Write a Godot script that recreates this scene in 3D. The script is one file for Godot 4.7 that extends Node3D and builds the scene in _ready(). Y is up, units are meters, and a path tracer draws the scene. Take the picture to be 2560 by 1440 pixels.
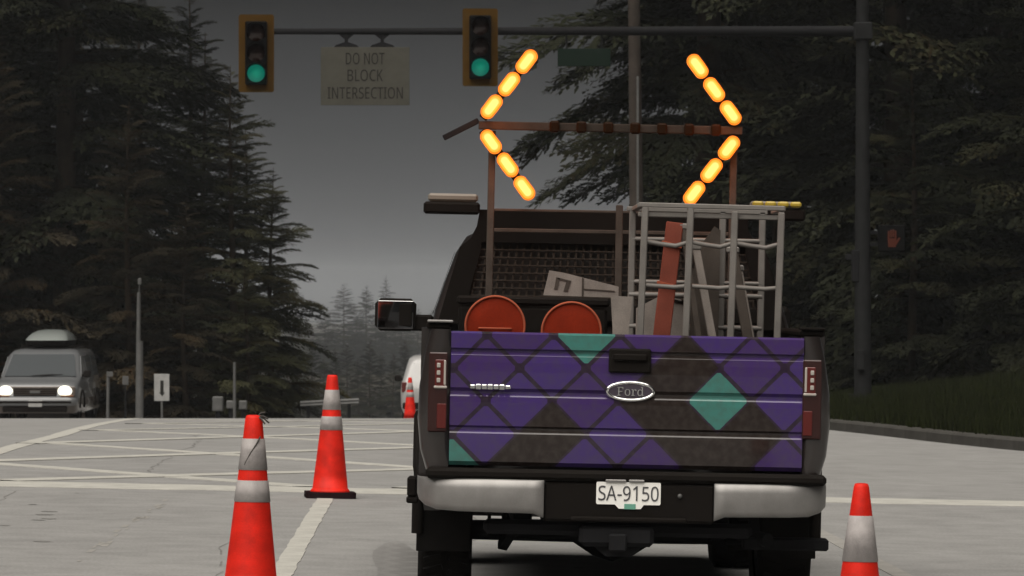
extends Node3D

var rng := RandomNumberGenerator.new()
var M := {}
var used := {}
var exposure := 3.4


func _ready() -> void:
	rng.seed = 20417
	set_view()
	make_materials()
	build_ground()
	build_markings()
	build_verge()
	build_trees()
	build_signals()
	build_roadside()
	build_truck()
	build_load()
	build_traffic()
	build_cones()


# ---------------------------------------------------------------- camera, sky, light
func set_view() -> void:
	var cam := Camera3D.new()
	cam.name = "camera"
	add_child(cam)
	cam.position = Vector3(0, 1.5, 0)
	cam.rotation = Vector3(deg_to_rad(0.193), deg_to_rad(-1.0206), 0)
	cam.fov = 6.925
	cam.near = 0.5
	cam.far = 6000.0
	cam.current = true
	# a 200 mm lens focused on the pickup: the far wood is a touch soft
	var lens := CameraAttributesPhysical.new()
	lens.frustum_focal_length = 198.3
	lens.frustum_focus_distance = 25.0
	lens.frustum_near = 0.5
	lens.frustum_far = 6000.0
	lens.exposure_aperture = 20.0
	cam.attributes = lens
	cam.fov = 6.925

	var sky_mat := PanoramaSkyMaterial.new()
	sky_mat.panorama = ImageTexture.create_from_image(sky_image())
	var sky := Sky.new()
	sky.sky_material = sky_mat
	var env := Environment.new()
	env.background_mode = Environment.BG_SKY
	env.sky = sky
	env.tonemap_mode = Environment.TONE_MAPPER_LINEAR
	env.tonemap_exposure = exposure
	env.fog_enabled = true
	env.fog_density = 0.00016
	env.fog_light_color = Color(0.93, 0.95, 0.97)
	env.sdfgi_enabled = true
	env.ssao_enabled = true
	env.ssil_enabled = true
	var we := WorldEnvironment.new()
	we.name = "world"
	we.environment = env
	add_child(we)

	var sun := DirectionalLight3D.new()
	sun.name = "overcast_sun"
	sun.light_energy = 0.5
	sun.light_angular_distance = 75.0
	sun.light_color = Color(1.0, 0.975, 0.94)
	sun.shadow_enabled = true
	sun.sky_mode = DirectionalLight3D.SKY_MODE_LIGHT_ONLY
	add_child(sun)
	sun.rotation = Vector3(deg_to_rad(-60.0), deg_to_rad(-28.0), 0)


func sky_image() -> Image:
	# heavy overcast: pale along the horizon, thicker and darker cloud above
	var h := 1024
	var w := 256
	var im := Image.create(w, h, false, Image.FORMAT_RGBF)
	var n := FastNoiseLite.new()
	n.seed = 5
	n.frequency = 1.1
	n.fractal_octaves = 4
	for r in h:
		var up := 90.0 - (r + 0.5) / h * 180.0
		var t := clampf(up / 4.1, 0.0, 1.0)
		var v := lerpf(0.160, 0.007, pow(t, 0.5)) / exposure
		if up < 0.0:
			im.fill_rect(Rect2i(0, r, w, 1), Color(0.02, 0.02, 0.02))
			continue
		for c in w:
			var a := c * TAU / w
			var k := n.get_noise_3d(cos(a) * 7.0, up * 0.45, sin(a) * 7.0)
			var g := v * (1.0 + 0.20 * k)
			im.set_pixel(c, r, Color(g * 0.985, g, g * 1.03))
	return im


# ---------------------------------------------------------------- small helpers
func numbered(called: String) -> String:
	if not used.has(called):
		used[called] = 0
		return called
	used[called] += 1
	return "%s_%03d" % [called, used[called]]


func thing(called: String, label: String, category: String, at := Vector3.ZERO, group := "") -> Node3D:
	var o := Node3D.new()
	o.name = numbered(called)
	add_child(o)
	o.position = at
	tag(o, label, category, group)
	return o


func tag(o: Node, label: String, category: String, group := "") -> void:
	o.set_meta("label", label)
	o.set_meta("category", category)
	if group != "":
		o.set_meta("group", group)


func new_st(smooth := false) -> SurfaceTool:
	var st := SurfaceTool.new()
	st.begin(Mesh.PRIMITIVE_TRIANGLES)
	st.set_smooth_group(0 if smooth else -1)
	return st


func part(called: String, st: SurfaceTool, m: Material, parent: Node) -> MeshInstance3D:
	st.generate_normals()
	return part_mesh(called, st.commit(), m, parent)


func part_mesh(called: String, mesh: Mesh, m: Material, parent: Node) -> MeshInstance3D:
	var o := MeshInstance3D.new()
	o.name = numbered(called) if parent == self else called
	o.mesh = mesh
	o.material_override = m
	parent.add_child(o, true)
	return o


func face(st: SurfaceTool, p: Array, out: Vector3) -> void:
	var a: Vector3 = p[0]
	var b: Vector3 = p[1]
	var c: Vector3 = p[2]
	var n := (b - a).cross(c - a)
	if n.length_squared() < 1e-16 and p.size() > 3:
		n = (c - a).cross((p[3] as Vector3) - a)
	var q := p
	if n.dot(out) > 0.0:
		q = p.duplicate()
		q.reverse()
	for i in range(1, q.size() - 1):
		st.add_vertex(q[0])
		st.add_vertex(q[i])
		st.add_vertex(q[i + 1])


func box(st: SurfaceTool, c: Vector3, s: Vector3, bev := 0.008, b := Basis()) -> void:
	var h := s * 0.5
	var e := minf(bev, minf(h.x, minf(h.y, h.z)) * 0.6)
	for ax in 3:
		var u := (ax + 1) % 3
		var w := (ax + 2) % 3
		for sg in [-1.0, 1.0]:
			var pts := []
			for k in [[-1, -1], [1, -1], [1, 1], [-1, 1]]:
				var v := Vector3()
				v[ax] = sg * h[ax]
				v[u] = k[0] * (h[u] - e)
				v[w] = k[1] * (h[w] - e)
				pts.append(c + b * v)
			var out := Vector3()
			out[ax] = sg
			face(st, pts, b * out)
		if e > 0.0:
			for su in [-1.0, 1.0]:
				for sw in [-1.0, 1.0]:
					var pts := []
					for k in [[-1, 0], [1, 0], [1, 1], [-1, 1]]:
						var v := Vector3()
						v[ax] = k[0] * (h[ax] - e)
						v[u] = su * (h[u] - (e if k[1] == 0 else 0.0))
						v[w] = sw * (h[w] - (0.0 if k[1] == 0 else e))
						pts.append(c + b * v)
					var out := Vector3()
					out[u] = su
					out[w] = sw
					face(st, pts, b * out)
	if e > 0.0:
		for sx in [-1.0, 1.0]:
			for sy in [-1.0, 1.0]:
				for sz in [-1.0, 1.0]:
					var o := Vector3(sx, sy, sz)
					face(st, [c + b * (o * Vector3(h.x, h.y - e, h.z - e)), c + b * (o * Vector3(h.x - e, h.y, h.z - e)), c + b * (o * Vector3(h.x - e, h.y - e, h.z))], b * o)


func bar(st: SurfaceTool, p: Vector3, q: Vector3, w: float, t: float, bev := 0.004, across := Vector3.RIGHT) -> void:
	# square bar from p to q, w along "across", t the other way
	var y := (q - p).normalized()
	var x := (across - y * across.dot(y)).normalized()
	box(st, (p + q) * 0.5, Vector3(w, p.distance_to(q), t), bev, Basis(x, y, x.cross(y)))


func tube(st: SurfaceTool, pts: Array, radii: Variant, n := 10, cap := true) -> void:
	var rings := []
	for i in pts.size():
		var p: Vector3 = pts[i]
		var d: Vector3 = ((pts[min(i + 1, pts.size() - 1)] as Vector3) - (pts[max(i - 1, 0)] as Vector3)).normalized()
		var side := Vector3.UP if absf(d.y) < 0.9 else Vector3.RIGHT
		var x := d.cross(side).normalized()
		var y := x.cross(d)
		var r: float = radii[i] if radii is Array else radii
		var ring := []
		for k in n:
			var a := TAU * k / n
			ring.append(p + (x * cos(a) + y * sin(a)) * r)
		rings.append(ring)
	loft(st, rings, cap)


func loft(st: SurfaceTool, rings: Array, cap := true, cap_last := true) -> void:
	var mids := []
	st.set_smooth_group(0)
	for r in rings:
		var m := Vector3()
		for p in r:
			m += p
		mids.append(m / r.size())
	for i in rings.size() - 1:
		var a: Array = rings[i]
		var b: Array = rings[i + 1]
		var m: Vector3 = (mids[i] + mids[i + 1]) * 0.5
		for k in a.size():
			var j := (k + 1) % a.size()
			var c: Vector3 = (a[k] + a[j] + b[j] + b[k]) * 0.25
			face(st, [a[k], a[j], b[j], b[k]], c - m)
	st.set_smooth_group(-1)
	if cap:
		face(st, rings[0], mids[0] - mids[1])
	if cap and cap_last:
		face(st, rings[-1], mids[-1] - mids[-2])


func lathe(st: SurfaceTool, prof: Array, n := 24, xf := Transform3D(), creased := false) -> void:
	# prof: [radius, height] pairs turned round the y axis of xf
	for i in prof.size() - 1:
		if creased:
			st.set_smooth_group(i + 1)
		var r0: float = prof[i][0]
		var y0: float = prof[i][1]
		var r1: float = prof[i + 1][0]
		var y1: float = prof[i + 1][1]
		for k in n:
			var a := TAU * k / n
			var b := TAU * (k + 1) / n
			var m := (a + b) * 0.5
			var out := Vector3(cos(m) * (y1 - y0), r0 - r1, sin(m) * (y1 - y0))
			if out.length_squared() < 1e-14:
				continue
			face(st, [xf * Vector3(cos(a) * r0, y0, sin(a) * r0), xf * Vector3(cos(b) * r0, y0, sin(b) * r0), xf * Vector3(cos(b) * r1, y1, sin(b) * r1), xf * Vector3(cos(a) * r1, y1, sin(a) * r1)], xf.basis * out)


func prism(st: SurfaceTool, poly: Array, z0: float, z1: float, xf := Transform3D()) -> void:
	# outline in the xy plane of xf, from z0 to z1
	var flat := PackedVector2Array(poly)
	if Geometry2D.is_polygon_clockwise(flat):
		flat.reverse()
	var idx := Geometry2D.triangulate_polygon(flat)
	for i in range(0, idx.size(), 3):
		for z in [z0, z1]:
			var t := []
			for k in 3:
				t.append(xf * Vector3(flat[idx[i + k]].x, flat[idx[i + k]].y, z))
			face(st, t, xf.basis * Vector3(0, 0, z - (z0 + z1) * 0.5))
	for i in flat.size():
		var a := flat[i]
		var b := flat[(i + 1) % flat.size()]
		face(st, [xf * Vector3(a.x, a.y, z0), xf * Vector3(b.x, b.y, z0), xf * Vector3(b.x, b.y, z1), xf * Vector3(a.x, a.y, z1)], xf.basis * Vector3(b.y - a.y, a.x - b.x, 0))


func shell(st: SurfaceTool, levels: Array, n := 5) -> void:
	# a body built from plan outlines: [y, half width, z front, z rear, corner radius]
	var rings := []
	for l in levels:
		var ring := []
		for q in [[1, 1], [-1, 1], [-1, -1], [1, -1]]:
			for k in n:
				var a: float = PI * 0.5 * k / (n - 1)
				if q[0] * q[1] < 0:
					a = PI * 0.5 - a
				var cx: float = l[1] - l[4]
				var zz: float = (l[2] - l[4]) if q[1] > 0 else (l[3] + l[4])
				ring.append(Vector3(q[0] * (cx + l[4] * cos(a)), l[0], zz + q[1] * l[4] * sin(a)))
		rings.append(ring)
	loft(st, rings)


func text(called: String, words: String, wide: float, high: float, deep: float, m: Material, parent: Node, at: Vector3, font := "Droid Sans", bold := false) -> MeshInstance3D:
	var f := SystemFont.new()
	f.font_names = PackedStringArray([font])
	if bold:
		f.font_weight = 700
	var t := TextMesh.new()
	t.font = f
	t.text = words
	t.font_size = 64
	t.pixel_size = 0.01
	t.depth = deep
	var bb := t.get_aabb()
	var o := part_mesh(called, t, m, parent)
	o.scale = Vector3(wide / maxf(bb.size.x, 0.01), high / maxf(bb.size.y, 0.01), 1.0)
	o.position = at - (bb.position + bb.size * 0.5) * o.scale
	return o


# ---------------------------------------------------------------- materials
func mat(lin: Color, rough := 0.6, metal := 0.0) -> StandardMaterial3D:
	var m := StandardMaterial3D.new()
	m.albedo_color = lin.linear_to_srgb()
	m.roughness = rough
	m.metallic = metal
	return m


func grain(m: StandardMaterial3D, scale: float, amp: float, coarse: float, sd := 1, bump := 0.0) -> StandardMaterial3D:
	# uneven tone (fine grain over coarse patches) as a multiplying texture
	var s := 256
	var a := FastNoiseLite.new()
	a.seed = sd
	a.frequency = 0.18
	var b := FastNoiseLite.new()
	b.seed = sd + 7
	b.frequency = 0.012
	b.fractal_octaves = 4
	var fine := a.get_seamless_image(s, s)
	var big := b.get_seamless_image(s, s)
	var im := Image.create(s, s, false, Image.FORMAT_RGB8)
	for y in s:
		for x in s:
			var v := 1.0 - amp * fine.get_pixel(x, y).r - coarse * big.get_pixel(x, y).r
			im.set_pixel(x, y, Color(v, v, v).linear_to_srgb())
	m.albedo_texture = ImageTexture.create_from_image(im)
	m.uv1_triplanar = true
	m.uv1_world_triplanar = true
	m.uv1_scale = Vector3.ONE * scale
	if bump > 0.0:
		m.heightmap_enabled = true
		m.heightmap_texture = m.albedo_texture
		m.heightmap_scale = bump
	return m


func glow(lin: Color, energy: float, base := Color(0.05, 0.05, 0.05)) -> StandardMaterial3D:
	var m := mat(base, 0.4)
	m.emission_enabled = true
	m.emission = lin.linear_to_srgb()
	m.emission_energy_multiplier = energy
	return m


func paint(lin: Color, rough := 0.35) -> StandardMaterial3D:
	var m := mat(lin, rough)
	m.clearcoat_enabled = true
	m.clearcoat = 0.9
	m.clearcoat_roughness = 0.08
	return m


func make_materials() -> void:
	M.asphalt = asphalt_material()
	M.tar = grain(mat(Color(0.22, 0.215, 0.205), 0.9), 1.7, 0.35, 0.3, 2)
	M.patch = grain(mat(Color(0.245, 0.24, 0.232), 0.9), 1.7, 0.4, 0.3, 2)
	M.earth = grain(mat(Color(0.045, 0.04, 0.028), 0.95), 0.15, 0.3, 0.4, 3)
	M.grass_ground = grain(mat(Color(0.018, 0.02, 0.008), 0.95), 0.3, 0.4, 0.4, 4)
	M.concrete = grain(mat(Color(0.075, 0.072, 0.066), 0.9), 0.8, 0.25, 0.3, 5)
	M.line = grain(mat(Color(0.475, 0.465, 0.425), 0.8), 0.9, 0.2, 0.25, 6)
	M.worn_line = grain(mat(Color(0.31, 0.30, 0.28), 0.85), 0.9, 0.2, 0.2, 8)
	M.bark = grain(mat(Color(0.06, 0.045, 0.032), 0.95), 0.6, 0.5, 0.3, 9)
	for k in [["needles", Color(0.020, 0.0215, 0.013)], ["needles_olive", Color(0.042, 0.042, 0.023)], ["needles_brown", Color(0.039, 0.032, 0.022)]]:
		var nm := mat(k[1], 0.85)
		nm.vertex_color_use_as_albedo = true
		nm.metallic_specular = 0.15
		M[k[0]] = nm
	M.blade = mat(Color(1, 1, 1), 0.8)
	M.blade.vertex_color_use_as_albedo = true
	M.galv = grain(mat(Color(0.115, 0.115, 0.112), 0.65, 0.2), 1.2, 0.2, 0.3, 10)
	M.dark_steel = mat(Color(0.014, 0.014, 0.015), 0.7)
	M.dimmed_pole_steel = grain(mat(Color(0.022, 0.0225, 0.023), 0.8), 1.2, 0.2, 0.3, 24)  # darker counterpart of galv: the dimness on the right is painted in
	M.wood_pole = grain(mat(Color(0.06, 0.05, 0.043), 0.9), 0.7, 0.35, 0.3, 11)
	M.backboard = grain(mat(Color(0.072, 0.038, 0.008), 0.7), 0.9, 0.15, 0.2, 12)
	M.signal_black = mat(Color(0.005, 0.005, 0.005), 0.7)
	M.lens_off = mat(Color(0.02, 0.008, 0.006), 0.15)
	M.green_on = glow(Color(0.005, 0.42, 0.30), 0.07, Color(0.0, 0.05, 0.035))
	M.signboard = grain(mat(Color(0.075, 0.073, 0.062), 0.8), 1.0, 0.1, 0.15, 13)
	M.sign_ink = mat(Color(0.022, 0.021, 0.019), 0.8)
	M.sign_green = mat(Color(0.010, 0.017, 0.013), 0.7)
	M.white_sign = grain(mat(Color(0.34, 0.34, 0.33), 0.6), 1.5, 0.15, 0.2, 14)
	M.black_paint = paint(Color(0.018, 0.014, 0.013), 0.3)
	M.black_plastic = mat(Color(0.010, 0.0085, 0.0075), 0.7)
	M.rubber = grain(mat(Color(0.014, 0.013, 0.012), 0.85), 3.0, 0.3, 0.3, 15)
	M.chrome = grain(mat(Color(0.335, 0.325, 0.315), 0.52, 0.75), 2.2, 0.12, 0.22, 26)
	M.bright_chrome = mat(Color(0.8, 0.8, 0.79), 0.16, 1.0)
	M.wheel_metal = mat(Color(0.2, 0.2, 0.2), 0.35, 0.8)
	M.dark_glass = mat(Color(0.010, 0.010, 0.011), 0.25)
	M.dark_glass.metallic_specular = 0.15
	M.mirror = mat(Color(0.55, 0.55, 0.55), 0.04, 1.0)
	M.red_lens = mat(Color(0.085, 0.01, 0.008), 0.3)
	M.dark_red_lens = mat(Color(0.026, 0.007, 0.006), 0.3)
	M.clear_lens = mat(Color(0.36, 0.33, 0.30), 0.15)
	M.alu = grain(mat(Color(0.19, 0.175, 0.16), 0.6, 0.2), 2.0, 0.15, 0.25, 16)
	M.orange = grain(mat(Color(0.86, 0.023, 0.010), 0.55), 1.9, 0.2, 0.5, 17)
	M.tub_orange = grain(mat(Color(0.25, 0.026, 0.010), 0.6), 1.4, 0.2, 0.3, 18)
	M.tub_rim = mat(Color(0.30, 0.075, 0.04), 0.6)
	M.collar = grain(mat(Color(0.43, 0.40, 0.39), 0.45), 2.5, 0.2, 0.5, 19)
	M.cone_base = grain(mat(Color(0.022, 0.012, 0.014), 0.8), 3.0, 0.3, 0.3, 20)
	M.plate = mat(Color(0.82, 0.81, 0.77), 0.4)
	M.plate_ink = mat(Color(0.05, 0.05, 0.055), 0.5)
	M.sticker = mat(Color(0.12, 0.32, 0.24), 0.5)
	M.plank_orange = grain(mat(Color(0.2, 0.045, 0.026), 0.7), 2.0, 0.2, 0.3, 21)
	M.board = grain(mat(Color(0.27, 0.235, 0.21), 0.7), 2.0, 0.2, 0.3, 22)
	M.dull_board = grain(mat(Color(0.075, 0.062, 0.053), 0.75), 2.0, 0.2, 0.3, 23)
	M.slat = grain(mat(Color(0.052, 0.042, 0.035), 0.85), 2.0, 0.2, 0.3, 25)
	M.cover = mat(Color(0.16, 0.14, 0.115), 0.5)
	M.amber_core = glow(Color(1.0, 0.68, 0.23), 0.28, Color(0.3, 0.2, 0.05))
	M.amber_mid = glow(Color(1.0, 0.43, 0.045), 0.26, Color(0.3, 0.15, 0.02))
	M.amber_rim = glow(Color(1.0, 0.27, 0.010), 0.20, Color(0.3, 0.1, 0.01))
	M.yellow_lens = mat(Color(0.34, 0.26, 0.03), 0.3)
	M.amber_off = mat(Color(0.016, 0.008, 0.004), 0.35)
	M.hand = glow(Color(1.0, 0.14, 0.01), 0.009, Color(0.02, 0.004, 0.002))
	M.headlight = glow(Color(1.0, 0.96, 0.76), 0.45, Color(0.6, 0.6, 0.55))
	M.van_silver = paint(Color(0.10, 0.104, 0.108), 0.45)
	M.van_lower = paint(Color(0.075, 0.058, 0.048), 0.4)
	M.van_white = paint(Color(0.30, 0.295, 0.29), 0.4)
	M.window = mat(Color(0.06, 0.066, 0.07), 0.08)
	M.box_lid = paint(Color(0.2, 0.22, 0.21), 0.35)
	M.twig = mat(Color(0.05, 0.045, 0.04), 0.9)
	# weathered, matt surfaces shine little
	for k in ["dark_steel", "dimmed_pole_steel", "backboard", "signal_black", "signboard", "sign_ink", "sign_green", "black_plastic", "rubber", "tub_orange", "tub_rim", "wood_pole", "slat", "dull_board", "grass_ground", "blade", "bark", "cone_base", "concrete", "earth", "amber_off"]:
		M[k].metallic_specular = 0.12
	for k in ["orange", "plank_orange", "board", "collar", "asphalt", "line", "worn_line", "tar"]:
		M[k].metallic_specular = 0.3


func asphalt_material() -> StandardMaterial3D:
	# worn, pale asphalt: stone grain, patches and a few hairline seams
	var s := 1024
	var fine := FastNoiseLite.new()
	fine.seed = 31
	fine.frequency = 0.35
	var mid := FastNoiseLite.new()
	mid.seed = 32
	mid.frequency = 0.02
	mid.fractal_octaves = 4
	var big := FastNoiseLite.new()
	big.seed = 33
	big.frequency = 0.005
	big.fractal_octaves = 3
	var crack := FastNoiseLite.new()
	crack.seed = 34
	crack.noise_type = FastNoiseLite.TYPE_CELLULAR
	crack.frequency = 0.006
	crack.cellular_return_type = FastNoiseLite.RETURN_DISTANCE2_SUB
	crack.domain_warp_enabled = true
	crack.domain_warp_amplitude = 40.0
	var a := fine.get_seamless_image(s, s)
	var b := mid.get_seamless_image(s, s)
	var c := big.get_seamless_image(s, s)
	var d := crack.get_seamless_image(s, s)
	var im := Image.create(s, s, false, Image.FORMAT_RGB8)
	for y in s:
		for x in s:
			var v := 0.82 + 0.46 * (a.get_pixel(x, y).r - 0.5) + 0.20 * (b.get_pixel(x, y).r - 0.5) + 0.15 * (c.get_pixel(x, y).r - 0.5)
			if d.get_pixel(x, y).r < 0.012:
				v *= 0.78
			im.set_pixel(x, y, Color(v, v * 0.988, v * 0.96).linear_to_srgb())
	var m := mat(Color(0.272, 0.272, 0.272), 0.9)
	m.albedo_texture = ImageTexture.create_from_image(im)
	m.uv1_triplanar = true
	m.uv1_world_triplanar = true
	m.uv1_scale = Vector3.ONE * 0.11
	m.heightmap_enabled = true
	m.heightmap_texture = m.albedo_texture
	m.heightmap_scale = 0.6
	return m


# ---------------------------------------------------------------- the ground
func gy(x: float, d: float) -> float:
	# road height: a 2 % fall to the right near by, a crest beyond the junction
	var y := -0.02 * clampf(x, -9.0, 9.0) * (1.0 - smoothstep(46.0, 76.0, d))
	if d > 38.0:
		var e := minf(d, 130.0) - 38.0
		y -= 2.44e-4 * e * e
	if d > 130.0:
		y -= 0.045 * (minf(d, 340.0) - 130.0)
	return y


func sheet(xs: Array, ds: Array, lift: float) -> SurfaceTool:
	var st := new_st(true)
	for i in xs.size() - 1:
		for k in ds.size() - 1:
			var q := []
			for c in [[0, 0], [1, 0], [1, 1], [0, 1]]:
				var x: float = xs[i + c[0]]
				var d: float = ds[k + c[1]]
				q.append(Vector3(x, gy(x, d) + lift, -d))
			face(st, q, Vector3.UP)
	return st


func build_ground() -> void:
	var xs := []
	for x in [-3000, -800, -200, -90, -46]:
		xs.append(float(x))
	for i in range(-14, 15):
		xs.append(i * 3.0)
	for x in [46, 90, 200, 800, 3000]:
		xs.append(float(x))
	var ds := [-3000.0, -500.0, -90.0, 0.0, 20.0]
	for i in range(16, 90):
		ds.append(i * 2.0)
	for d in [200, 250, 300, 340, 420, 600, 1000, 3200]:
		ds.append(float(d))
	var g := part("ground", sheet(xs, ds, -0.06), M.earth, self)
	g.set_meta("kind", "structure")
	var rx := []
	for i in range(-30, 31):
		rx.append(i * 1.5)
	var rd := [-70.0, -30.0, 0.0, 10.0, 20.0, 30.0]
	for i in range(16, 90):
		rd.append(i * 2.0)
	var r := part("road", sheet(rx, rd, 0.0), M.asphalt, self)
	r.set_meta("kind", "structure")


func stripe(st: SurfaceTool, x0: float, d0: float, x1: float, d1: float, w: float, lift := 0.004, step := 1.5, edged := true) -> void:
	var a := Vector2(x0, d0)
	var b := Vector2(x1, d1)
	var n := int(ceil(a.distance_to(b) / step))
	var side := (b - a).orthogonal().normalized() * w * 0.5
	var edge := []
	for i in n + 1:
		edge.append([rng.randf_range(0.86, 1.06), rng.randf_range(0.86, 1.06)])
	for i in n:
		var p := a.lerp(b, float(i) / n)
		var q := a.lerp(b, float(i + 1) / n)
		var pts := []
		for v in [p + side * edge[i][0], q + side * edge[i + 1][0], q - side * edge[i + 1][1], p - side * edge[i][1]]:
			pts.append(Vector3(v.x, gy(v.x, v.y) + lift, -v.y))
		face(st, pts, Vector3.UP)
		if not edged:
			continue
		var low := Vector3(0, -lift - 0.001, 0)
		face(st, [pts[0], pts[1], pts[1] + low, pts[0] + low], Vector3(side.x, 0, -side.y))
		face(st, [pts[3], pts[2], pts[2] + low, pts[3] + low], Vector3(-side.x, 0, side.y))


func mark(called: String, st: SurfaceTool, m: Material) -> void:
	var o := part(called, st, m, self)
	o.set_meta("kind", "structure")


func build_markings() -> void:
	var st := new_st()
	stripe(st, -5.6, 38.0, 7.5, 37.85, 1.1, 0.004, 0.3)
	mark("road_stop_line", st, M.line)
	st = new_st()
	stripe(st, -0.86, 2.0, -0.775, 37.4, 0.13, 0.004, 0.22)
	mark("road_lane_line", st, M.line)
	st = new_st()
	stripe(st, -4.14, 38.7, -4.18, 54.0, 0.2)
	stripe(st, -4.18, 54.0, -5.1, 84.0, 0.2)
	mark("road_edge_line", st, M.line)
	st = new_st()
	stripe(st, 2.95, 2.0, 2.62, 37.2, 0.12)
	mark("road_lane_line", st, M.worn_line)
	# keep-clear hatching: two sets of diagonals across the junction, [depth at the edge line, slope]
	for h in [[43.0, -1.38], [50.3, -1.60], [58.9, -1.72], [68.0, -1.80], [77.5, -1.9]]:
		var lo := Vector2(-4.15, h[0])
		var hi := Vector2(2.9, h[0] + 7.05 * h[1])
		if hi.y < 38.6:
			hi = lo.lerp(hi, (lo.y - 38.6) / (lo.y - hi.y))
		st = new_st()
		stripe(st, lo.x, lo.y, hi.x, hi.y, 0.31, 0.006, 0.5)
		mark("road_hatch_line", st, M.line)
	for h in [[20.5, 2.6], [30.2, 2.1], [37.6, 1.40], [42.9, 1.98], [49.6, 2.7], [58.4, 2.6], [67.5, 2.5]]:
		var lo := Vector2(-4.15, h[0])
		var hi := Vector2(2.9, h[0] + 7.05 * h[1])
		if lo.y < 38.6:
			lo = lo.lerp(hi, (38.6 - lo.y) / (hi.y - lo.y))
		if hi.y > 84.0:
			hi = lo.lerp(hi, (84.0 - lo.y) / (hi.y - lo.y))
		st = new_st()
		stripe(st, lo.x, lo.y, hi.x, hi.y, 0.31, 0.008, 0.5)
		mark("road_hatch_line", st, M.line)
	# flakes left of an old diagonal marking on the left of the lane
	st = new_st()
	for i in 26:
		var t := rng.randf()
		var p := Vector2(lerpf(-1.99, -1.93, t), lerpf(27.0, 36.5, t)) + Vector2(rng.randf_range(-0.03, 0.03), 0)
		var l := rng.randf_range(0.1, 0.4)
		stripe(st, p.x, p.y, p.x + 0.006 * l, p.y + l, rng.randf_range(0.012, 0.05), 0.0015, 1.5, false)
	mark("road_worn_paint", st, M.worn_line)
	# hairline cracks run with tar, and a few oil drips along the lanes
	for cr in [[-1.35, 21.0, 37.0], [0.2, 27.0, 37.0], [-3.0, 24.0, 36.5], [2.2, 16.0, 30.0], [-2.4, 40.0, 56.0]]:
		st = new_st()
		var at := Vector2(cr[0], cr[1])
		while at.y < cr[2]:
			var to := at + Vector2(rng.randf_range(-0.05, 0.05), rng.randf_range(0.18, 0.5))
			if rng.randf() < 0.88:
				stripe(st, at.x, at.y, to.x, to.y, rng.randf_range(0.006, 0.016), 0.0016, 2.0, false)
			at = to
		mark("road_crack", st, M.tar)
	st = new_st()
	for i in 46:
		var lane: float = [-2.55, 0.9, 0.95][i % 3]
		var c := Vector2(lane + rng.randfn(0.0, 0.16), rng.randf_range(14.0, 37.0))
		var r := rng.randf_range(0.02, 0.075)
		var ring := []
		for k in 9:
			var a := TAU * k / 9
			var v := c + Vector2(cos(a), sin(a) * 1.3) * r * rng.randf_range(0.7, 1.2)
			ring.append(Vector3(v.x, gy(v.x, v.y) + 0.0022, -v.y))
		face(st, ring, Vector3.UP)
	mark("road_oil_drips", st, M.tar)
	# a rough tar patch beside the pickup's rear wheel
	st = new_st()
	var rim := []
	for k in 26:
		var a := TAU * k / 26
		var f := 1.0 + 0.18 * sin(a * 3.0 + 1.0) + 0.10 * sin(a * 5.0) + rng.randf_range(-0.05, 0.05)
		rim.append(Vector2(-0.16 + cos(a) * 0.16 * f, 27.3 + sin(a) * 2.6 * f))
	for k in 26:
		var p: Vector2 = rim[k]
		var q: Vector2 = rim[(k + 1) % 26]
		face(st, [Vector3(-0.16, gy(-0.16, 27.3) + 0.003, -27.3), Vector3(p.x, gy(p.x, p.y) + 0.003, -p.y), Vector3(q.x, gy(q.x, q.y) + 0.003, -q.y)], Vector3.UP)
	mark("road_patch", st, M.patch)


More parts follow.
